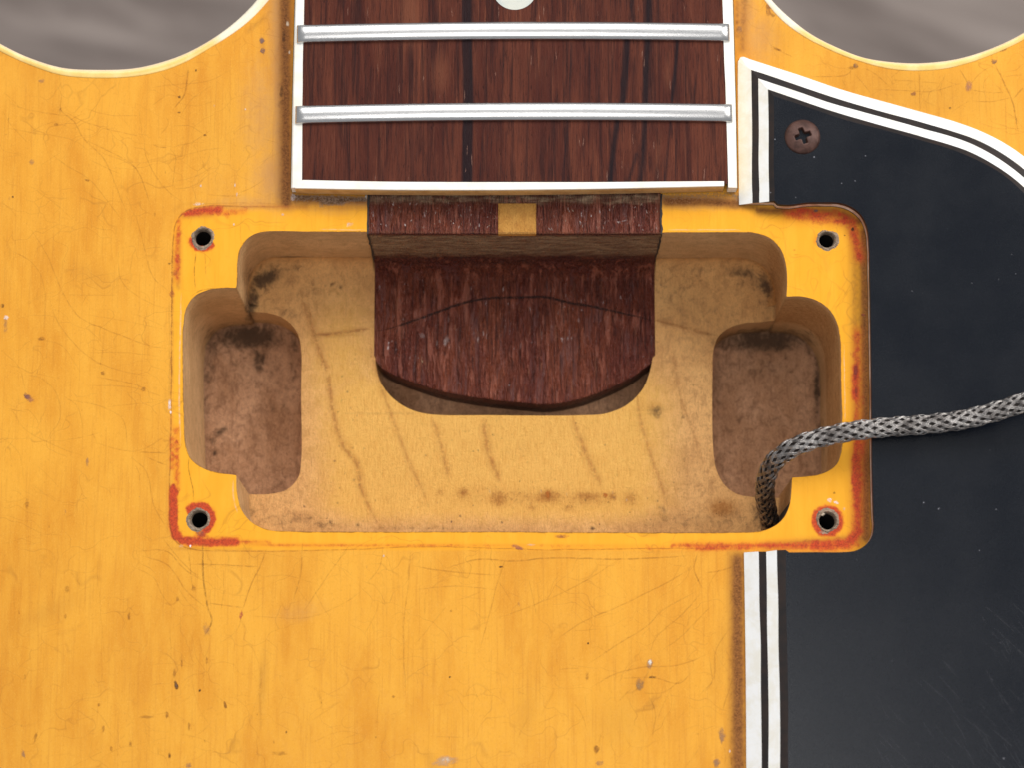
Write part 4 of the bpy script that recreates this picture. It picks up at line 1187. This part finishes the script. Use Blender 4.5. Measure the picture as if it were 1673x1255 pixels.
# broken edge of the finish round the rout, then its highlight painted pale
for a_, b_, w, al, c in [(0, 12, 1.8, .85, (.12, .045, .02)), (11, 23, 1.9, .8, (.16, .06, .025)), (22, 36, 2.0, .9, (.13, .045, .015)), (35, 47, 1.7, .8, (.16, .07, .03)), (46, 56, 2.0, .9, (.12, .045, .02))]:
    cr.append((RIM[a_:b_ + 1] + (RIM[:1] if b_ >= len(RIM) else []), w, al, c, 0))
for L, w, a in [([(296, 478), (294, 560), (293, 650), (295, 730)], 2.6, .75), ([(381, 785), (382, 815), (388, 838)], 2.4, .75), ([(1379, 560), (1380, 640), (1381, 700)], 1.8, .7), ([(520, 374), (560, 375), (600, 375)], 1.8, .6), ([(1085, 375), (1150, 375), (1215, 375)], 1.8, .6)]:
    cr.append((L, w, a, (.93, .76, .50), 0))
# random short crazing, flowing roughly with the long arcs
rr = random.Random(5)
for _ in range(210):
    x, y = rr.uniform(0, 1200), rr.uniform(120, 1250)
    if 270 < x < 1430 and 325 < y < 905: continue
    if 470 < x < 1215 and y < 340: continue
    ang = math.atan2(y - 640, x - 760) + math.pi / 2 * rr.choice([0, 1, 1]) + rr.uniform(-.5, .5)
    L_ = rr.uniform(18, 70); b_ = rr.uniform(-.6, .6)
    pts = [(x, y)]
    for k in range(4):
        pts.append((pts[-1][0] + math.cos(ang) * L_ / 4, pts[-1][1] + math.sin(ang) * L_ / 4)); ang += b_ / 3
    if any(270 < p[0] < 1430 and 325 < p[1] < 905 for p in pts) or any(p[1] < 130 for p in pts) or any(470 < p[0] < 1215 and p[1] < 340 for p in pts) or any(p[0] > 1208 for p in pts): continue
    cr.append((pts, 1.3, rr.uniform(.12, .30), BR, 0))
ribbons("finish_crack_and_glint", cr, body, .62, .82)

sp = []
def S(x, y, rx, ry, ang, a, c=BR, z=0):
    if c in (BR, GR): a *= .72
    sp.append((x, y, rx, ry, -ang, a, c, z))
LT = (.78, .62, .46)
for x, y, rx, ry, an, a, c in [
    (288, 1121, 3.5, 8, -20, 1, DK), (288, 1121, 2, 5, -20, .6, GR), (326, 1129, 2.4, 2.6, 0, 1, (.02, .01, .01)), (368, 1153, 3, 7, -15, .9, BR), (162, 1152, 2.5, 3.5, 0, .8, BR), (273, 1169, 3, 7, 0, .7, BR), (38, 1232, 3.5, 8, -15, .8, GR), (213, 1217, 3, 6, 0, .7, BR), (182, 1224, 3, 5, 0, .6, BR), (277, 1235, 2.5, 6, 0, .7, DK),
    (309, 1187, 2.5, 7, 0, .6, BR), (308, 1252, 6, 5, 0, .8, GR), (58, 1205, 3, 9, 12, .6, BR), (110, 963, 4, 7, 0, .5, BR), (107, 1008, 3, 5, 0, .5, BR), (211, 1008, 3, 8, 0, .6, BR), (316, 963, 4, 7, 0, .6, BR), (290, 980, 3, 5, 0, .5, BR), (338, 1080, 2.5, 8, 0, .5, BR), (297, 1085, 2, 8, 0, .5, BR), (394, 1006, 3, 8, 10, .8, (.5, .12, .06)),
    (338, 1030, 7, 12, 0, .45, GR), (285, 1100, 3, 8, 0, .5, BR), (169, 1191, 2.5, 7, 0, .6, BR), (468, 1197, 1.6, 2.5, 0, .9, DK), (525, 1149, 1.5, 1.5, 0, .8, DK), (240, 1172, 14, 3, 0, .4, BR), (456, 1232, 14, 4, 0, .4, BR),
    (1062, 1086, 6, 10, 5, 1, GR), (1062, 1083, 3.5, 6, 10, 1, (.85, .76, .64)), (1045, 1119, 8, 10, 0, .95, (.36, .20, .08)), (1066, 1107, 7, 2.5, 0, .8, DK), (1180, 1203, 7, 13, 0, .95, GR), (1171, 1247, 6, 9, 0, .95, GR), (975, 1225, 5, 8, 0, .8, BR), (980, 1248, 8, 5, 0, .6, GR), (726, 1245, 22, 9, -5, .7, (.60, .40, .22)), (728, 1243, 8, 5, 0, .8, LT),
    (735, 1107, 2, 2, 0, 1, (.02, .01, .01)), (961, 1052, 2, 2, 0, 1, (.02, .01, .01)), (959, 1105, 3, 8, 0, .6, BR), (819, 927, 5, 1.8, 0, .8, DK), (643, 1139, 3, 3, 0, .6, BR), (737, 999, 2.5, 2.5, 0, .6, BR), (1192, 1228, 2, 3, 0, .9, (.9, .8, .7)), (1195, 1245, 2, 8, 0, .5, BR),
    (44, 648, 8, 5, 30, 1, (.22, .09, .08)), (49, 652, 9, 6, 35, .6, (.40, .18, .12)), (10, 518, 5, 5, 0, .9, (.9, .75, .65)), (9, 530, 4, 16, 0, .5, GR), (4, 499, 4, 4, 0, .8, DK), (168, 609, 4, 4, 0, .7, BR), (235, 636, 4, 5, 30, .6, BR), (143, 755, 3, 9, 0, .75, GR), (44, 824, 4, 9, 0, .5, BR), (68, 553, 7, 4, 0, .6, BR), (277, 430, 3, 2, 0, .9, DK), (285, 445, 6, 6, 0, .5, (.5, .15, .04)), (281, 480, 6, 7, 0, .5, (.5, .15, .04)),
    (68, 132, 6, 4, 0, .7, GR), (92, 203, 4, 3.5, 0, .7, BR), (52, 264, 5, 6, 0, .6, GR), (335, 220, 3, 2.6, 20, 1, DK), (428, 66, 5, 6, 0, .9, (.22, .13, .11)), (429, 82, 5, 6, 0, .9, (.22, .13, .11)), (21, 321, 2.2, 2, 0, .7, DK), (143, 294, 5, 2.2, 20, .8, BR), (293, 158, 3, 3, 0, .7, DK), (320, 114, 2, 3, 0, .6, DK), (99, 180, 3, 6, 0, .5, BR), (292, 183, 4, 2, 0, .6, DK),
    (401, 178, 2, 2, 0, .9, LT), (328, 303, 2, 3, 0, .9, LT), (387, 317, 2, 4, 0, .95, LT), (470, 38, 3, 5, 0, .9, LT), (473, 85, 2, 4, 0, .9, LT), (384, 302, 1.8, 4, 0, .8, LT), (350, 172, 1.6, 2.5, 0, .7, LT), (627, 909, 2, 3, 0, .9, LT), (462, 350, 3, 3, 0, .5, LT), (460, 150, 4, 12, 0, .5, DK), (464, 60, 4, 14, 0, .5, DK),
    (1398, 107, 6, 5, 0, .95, (.24, .12, .06)), (1392, 110, 8, 4, 0, .5, BR), (1624, 100, 6, 5, 0, .9, (.26, .13, .08)), (1583, 140, 6, 12, 10, .7, (.48, .22, .12)), (1492, 153, 6, 4, -20, .8, (.30, .12, .05)), (1552, 176, 3, 2.5, 0, .8, DK), (1637, 80, 9, 4, -10, .95, (.16, .08, .06)), (1482, 113, 22, 2, 0, .5, BR), (1567, 102, 7, 2, -20, .6, BR), (1270, 80, 8, 2.5, 15, .8, BR), (1255, 15, 5, 12, 0, .7, (.34, .14, .05)), (1262, 24, 6, 3, 20, .7, BR), (1208, 48, 5, 9, 0, .8, GR),
    (1393, 374, 3, 4, 0, .9, DK), (1333, 344, 5, 3, 0, .9, (.16, .09, .08)), (1380, 384, 2, 1.5, 0, .9, DK), (1410, 514, 4, 3, 0, .8, (.3, .08, .04)), (1398, 606, 4, 16, 5, .9, (.28, .045, .03)), (1399, 640, 3, 10, 0, .6, (.35, .06, .03)), (1355, 818, 5, 4, 0, 1, (.95, .90, .88)), (1366, 822, 5, 3, 10, .9, (.92, .85, .8)), (1344, 840, 4, 4, 0, .7, LT), (1379, 832, 2.5, 3.5, 0, .8, LT), (1363, 806, 2.5, 2, 0, .8, DK), (1347, 870, 10, 5, 0, .8, (.45, .36, .26)),
    (322, 333, 9, 3, -5, .9, (.85, .66, .52)), (277, 662, 3, 10, 0, .9, (.85, .74, .66)), (279, 674, 2, 3, 0, .9, (.95, .85, .8)), (296, 893, 4, 2.5, 0, .8, LT), (311, 893, 2, 2.5, 0, .95, (.95, .9, .88)), (382, 366, 2, 2.5, 0, .9, LT), (572, 366, 6, 4, 0, .7, LT), (846, 895, 12, 4, 20, .6, (.35, .12, .1)), (918, 877, 12, 3.5, 0, .6, (.3, .08, .06)), (868, 891, 8, 2, 0, .4, LT), (1298, 408, 3, 2, 0, .4, BR), (328, 872, 9, 6, 0, .6, (.35, .12, .08)), (479, 322, 6, 7, 0, .8, (.62, .48, .42)), (598, 320, 2, 6, 0, .9, (.6, .55, .5))]:
    S(x, y, rx, ry, an, a, c)
rr = random.Random(9)
for _ in range(50):
    x, y = rr.uniform(0, 1205), rr.uniform(125, 1255)
    if 260 < x < 1440 and 320 < y < 905: continue
    if 470 < x and y < 340: continue
    S(x, y, rr.uniform(1, 2.2), rr.uniform(1.4, 5.5), rr.uniform(-15, 15), rr.uniform(.15, .5), rr.choice([BR, BR, DK, GR]))
spots("finish_mark", sp, body)

# growth rings and glue line on the cavity floor
gr = []
for L, w, a, c in [
    ([(500, 480), (513, 545), (535, 610), (545, 680), (562, 730), (583, 760), (590, 800), (606, 835), (625, 868)], 3.0, .62, (.36, .15, .04)),
    ([(604, 560), (622, 630), (640, 680), (655, 720), (672, 765), (690, 800), (700, 830)], 2.6, .40, (.40, .18, .05)),
    ([(705, 680), (718, 720), (728, 760), (735, 790)], 3.2, .45, (.40, .17, .05)), ([(790, 682), (796, 730), (808, 765), (818, 790)], 3.6, .6, (.38, .15, .04)), ([(935, 680), (955, 735), (970, 770), (985, 800)], 3.6, .5, (.40, .17, .05)), ([(1040, 640), (1047, 690), (1062, 740), (1080, 790), (1092, 830)], 3.0, .42, (.38, .17, .06)),
    ([(1098, 560), (1110, 640), (1130, 700), (1150, 760)], 2.6, .3, (.36, .16, .06)), ([(512, 547), (540, 545), (575, 541), (604, 536)], 2.6, .75, (.30, .12, .04)), ([(1068, 522), (1100, 530), (1135, 539), (1170, 548)], 2.6, .65, (.32, .13, .04)),
    ([(490, 470), (498, 500), (508, 530)], 2.5, .35, (.36, .15, .04)), ([(556, 676), (640, 676), (760, 676)], 2.2, .35, (.40, .20, .07)), ([(560, 440), (566, 480), (563, 530)], 2, .25, (.36, .15, .05))]:
    gr.append((L, w, a, c, Z1))
rr = random.Random(12)
for _ in range(130):                                                # short pores in the routed maple
    x, y = rr.uniform(495, 1160), rr.uniform(440, 866)
    if 600 < x < 1076 and y < 684: continue
    gr.append(([(x, y), (x + rr.uniform(-1, 2), y + 6), (x + rr.uniform(0, 4), y + rr.uniform(10, 20))], 1.2, rr.uniform(.15, .45), (.30, .14, .05), Z1))
ribbons("growth_ring", [(a_, b_ * 3.8, c_ * .40, (.44, .19, .05), e_) for a_, b_, c_, d_, e_ in gr[:10]] + [(a_, b_ * 1.4, c_ * .42, d_, e_ + .3) for a_, b_, c_, d_, e_ in gr], cav)
sc_ = []
rr = random.Random(3)
for _ in range(190):
    x, y = rr.uniform(400, 1240), rr.uniform(435, 866)
    if 600 < x < 1076 and y < 684 or (x < 500 and 500 < y < 815) or (x > 1158 and 515 < y < 820): continue
    near = min(abs(y - 866), 60) / 60
    sc_.append((x, y, rr.uniform(1, 3), rr.uniform(1, 3.2), rr.uniform(0, 180), rr.uniform(.25, .8) * (1.2 - near * .6), rr.choice([DK, (.20, .09, .06), (.14, .08, .06)]), Z1))
for x, y, a in ((884, 803, .9), (926, 808, .8), (1001, 805, .8), (800, 803, .7), (1024, 818, .7), (690, 590, .5)):
    sc_.append((x, y, 1.6, 3.2, 10, a * .6, (.85, .68, .42), Z1))
for x, y, rx, ry in ((895, 809, 5, 8), (989, 810, 5, 6)):
    sc_.append((x, y, rx, ry, 0, .75, (.45, .14, .02), Z1))
spots("floor_mark", sc_, cav)

# glue line and splinters on the tenon
tn = [([(612, 541), (640, 535), (700, 515), (760, 494), (810, 486), (850, 486), (890, 485), (930, 494), (975, 502), (1020, 512), (1066, 523)], 2.6, .85, (.035, .012, .008), Z1 - 3)]
rr = random.Random(21)
for _ in range(150):
    x, y = rr.uniform(615, 1060), rr.uniform(445, 640)
    if y > 590 + 65 * (1 - ((x - 850) / 235) ** 2) - 22: continue
    L_ = rr.uniform(10, 34)
    tn.append(([(x, y), (x + rr.uniform(-1, 1), y + L_ / 2), (x + rr.uniform(-1.5, 1.5), y + L_)], rr.uniform(.9, 1.7), rr.uniform(.35, .8), rr.choice([(.03, .01, .01), (.03, .01, .01), (.30, .11, .06)]), Z1 - 3))
tn.append((tn[0][0], 3.0, .8, (.03, .010, .007), Z1 - 2.4))
ribbons("glue_line", tn, ten)
ts = []
for x, y, rx, ry, a in [(634, 568, 2.5, 6, .8), (635, 560, 2, 4, .7), (918, 555, 3, 7, .9), (727, 560, 4, 10, .6), (790, 545, 2, 8, .5), (866, 505, 2, 7, .5), (832, 630, 2, 3, .8), (610, 350, 2, 8, .6), (694, 352, 2, 4, .9), (662, 367, 2, 4, .9), (631, 368, 2.5, 3, .9), (783, 368, 2, 5, .9), (950, 350, 1.6, 7, .95), (948, 363, 2, 6, .9), (966, 352, 1.8, 4, .8), (980, 345, 1.5, 6, .8), (930, 345, 1.4, 4, .7), (860, 354, 3, 2, .9), (1010, 362, 5, 2, .5), (1020, 360, 8, 1.3, .6), (714, 560, 2, 8, .5), (690, 548, 8, 8, .25), (730, 552, 6, 12, .3)]:
    ts.append((x, y, rx * .75, ry * .75, rr.uniform(-10, 25), a * .8, (.60, .48, .46), ZT if y < 380 else Z1 - 3))
for _ in range(120):
    x, y = rr.uniform(607, 1076), rr.uniform(330, 376)
    if 812 < x < 878: continue
    ts.append((x, y, rr.uniform(.7, 1.3), rr.uniform(1, 4), rr.uniform(-50, 50), rr.uniform(.3, .85), rr.choice([(.55, .42, .38), (.04, .015, .01), (.42, .28, .2)]), ZT))
for _ in range(110):
    x, y = rr.uniform(615, 1060), rr.uniform(432, 590)
    ts.append((x, y, rr.uniform(.8, 1.6), rr.uniform(1.2, 6), rr.uniform(-8, 8), rr.uniform(.2, .6), rr.choice([(.50, .36, .34), (.04, .015, .015)]), Z1 - 3))
spots("splinter", ts, ten)

# fine fibres and dust on the fingerboard and guard
fb = []
rr = random.Random(33)
for _ in range(60):
    x = rr.uniform(500, 1180); y = rr.choice([rr.uniform(80, 160), rr.uniform(212, 290), rr.uniform(2, 30)])
    L_ = rr.uniform(6, 22)
    fb.append(([(x, y), (x + rr.uniform(-1, 1), y + L_ / 2), (x + rr.uniform(-1.5, 1.5), y + L_)], 1.0, rr.uniform(.3, .7), rr.choice([(.02, .01, .01), (.40, .20, .14)]), HF - 3))
o = ribbons("wood_pore", fb, wood)
me = o.data
for vtx in me.vertices:
    vtx.co.z = (float(fz(vtx.co.x / PX)) + .35) * PX
gd = []
for x, y, r in ((1509, 822, 2), (1534, 832, 3), (1330, 256, 2.2), (1266, 227, 2), (1414, 254, 2), (1259, 314, 2), (1397, 295, 1.6), (1375, 299, 1.6), (1300, 322, 1.6), (1431, 571, 2), (1490, 475, 1.5), (1600, 900, 1.5), (1240, 960, 1.5), (1640, 1240, 3)):
    gd.append((x, y, r * .7, r * .6, 0, .6, (.5, .5, .55), ZG))
for _ in range(22):
    gd.append((rr.uniform(1300, 1670), rr.uniform(300, 1250), rr.uniform(.7, 1.3), rr.uniform(.7, 1.3), 0, rr.uniform(.2, .55), (.5, .5, .55), ZG))
gd = [g for g in gd if g[0] > 1435 or g[1] < 326 or g[1] > 910]
spots("dust_speck", gd, guard)
gs = []
rr = random.Random(77)
for _ in range(150):
    x, y = rr.uniform(1420, 1690), rr.uniform(960, 1270)
    if (x - 1400) / 290 + (y - 960) / 310 < rr.uniform(.5, 1.3): continue
    an = math.radians(52 + rr.uniform(-14, 14)); L_ = rr.uniform(20, 80)
    gs.append(([(x, y), (x + math.cos(an) * L_ / 2 + rr.uniform(-1, 1), y + math.sin(an) * L_ / 2), (x + math.cos(an) * L_, y + math.sin(an) * L_)], 1.0, rr.uniform(.06, .22), (.20, .20, .21), ZG))
ribbons("fine_scratch", gs, guard)

# ------------------------------------------------------------------ braided cable
cable = empty("braided_cable", None, tuple(c * PX for c in (*at(1255, 860, -120), -120)))
cable["label"] = "grey metal braided pickup cable rising from the cavity and lying over the black pickguard"
cable["category"] = "cable"
path_px = [(1268, 905, -330), (1262, 880, -250), (1257, 850, -165), (1250, 812, -85), (1253, 778, -20), (1268, 752, 22), (1303, 729, 46), (1366, 710, 56), (1433, 700, 58), (1500, 695, 62), (1570, 687, 70), (1630, 672, 82), (1680, 655, 96), (1740, 630, 112), (1790, 606, 122), (1950, 545, 125), (2150, 490, 105)]
p3 = [np.array((*at(a, b, z), z)) for a, b, z in path_px]
Q = np.array(smooth(p3, 2.5))
d = np.r_[0, np.cumsum(np.linalg.norm(np.diff(Q, axis=0), axis=1))]
ns = int(d[-1] / 2.6)
tt = np.linspace(0, d[-1], ns)
Q = np.column_stack([np.interp(tt, d, Q[:, k]) for k in range(3)])
T = np.gradient(Q, axis=0); T /= np.linalg.norm(T, axis=1)[:, None]
Nf = np.zeros_like(Q); n0 = np.cross(T[0], (1, 0, 0)); n0 /= np.linalg.norm(n0); Nf[0] = n0
for i in range(1, ns):
    w = Nf[i - 1] - T[i] * (Nf[i - 1] @ T[i]); Nf[i] = w / np.linalg.norm(w)
Bf = np.cross(T, Nf)
RC = 15.0
PITCH, NC = 186.0, 8
OFS = np.array([*at(1255, 860, -120), -120])


def tube(cl, nn, bb, r, m=5):
    V, F = [], []
    for i in range(len(cl)):
        for k in range(m):
            a = 2 * math.pi * k / m
            V.append(tuple(cl[i] + r * (math.cos(a) * nn[i] + math.sin(a) * bb[i])))
    for i in range(len(cl) - 1):
        for k in range(m):
            k2 = (k + 1) % m
            F.append((i * m + k, i * m + k2, (i + 1) * m + k2, (i + 1) * m + k))
    return V, F


V, F = tube(Q - OFS, Nf, Bf, RC - 3.2, 14)
mesh("cable_core", V, F, M_CORE, cable, True)
for sgn in (1, -1):
    for c in range(NC):
        parts = []
        irr = random.Random(c * 7 + sgn)
        for wdx in (-1, 0, 1):
            ph0 = 2 * math.pi * c / NC + wdx * .132
            th = sgn * 2 * math.pi * tt / PITCH + ph0
            # over two, under two: radial wave along the strand
            ph = 2 * math.pi * tt / PITCH * NC + (math.pi / 2) * (c * sgn * 1.0)
            wave = np.clip(np.sin(ph / 2 * 1.0 * 2 + (0 if sgn > 0 else math.pi)) * 1.4, -1, 1)
            r = RC + wave * .80 + irr.uniform(-.15, .15)
            th = th + .02 * np.sin(tt * .05 + c)
            cl = Q + r[:, None] * (np.cos(th)[:, None] * Nf + np.sin(th)[:, None] * Bf)
            tg = np.gradient(cl, axis=0); tg /= np.linalg.norm(tg, axis=1)[:, None]
            ra = np.cos(th)[:, None] * Nf + np.sin(th)[:, None] * Bf
            ra = ra - tg * (ra * tg).sum(1)[:, None]; ra /= np.linalg.norm(ra, axis=1)[:, None]
            bb = np.cross(tg, ra)
            parts.append(tube(cl - OFS, ra, bb, .82, 5))
        V, F = join(parts)
        mesh("braid_strand", V, F, M_WIRE, cable, True)

# ------------------------------------------------------------------ floor far below
s_ = 2.5 / PX
zf = -0.55 / PX
fl = mesh("floor", [(-s_, -s_, zf), (s_, -s_, zf), (s_, s_, zf), (-s_, s_, zf)], [(0, 1, 2, 3)], M_FLOOR)
fl["kind"] = "structure"
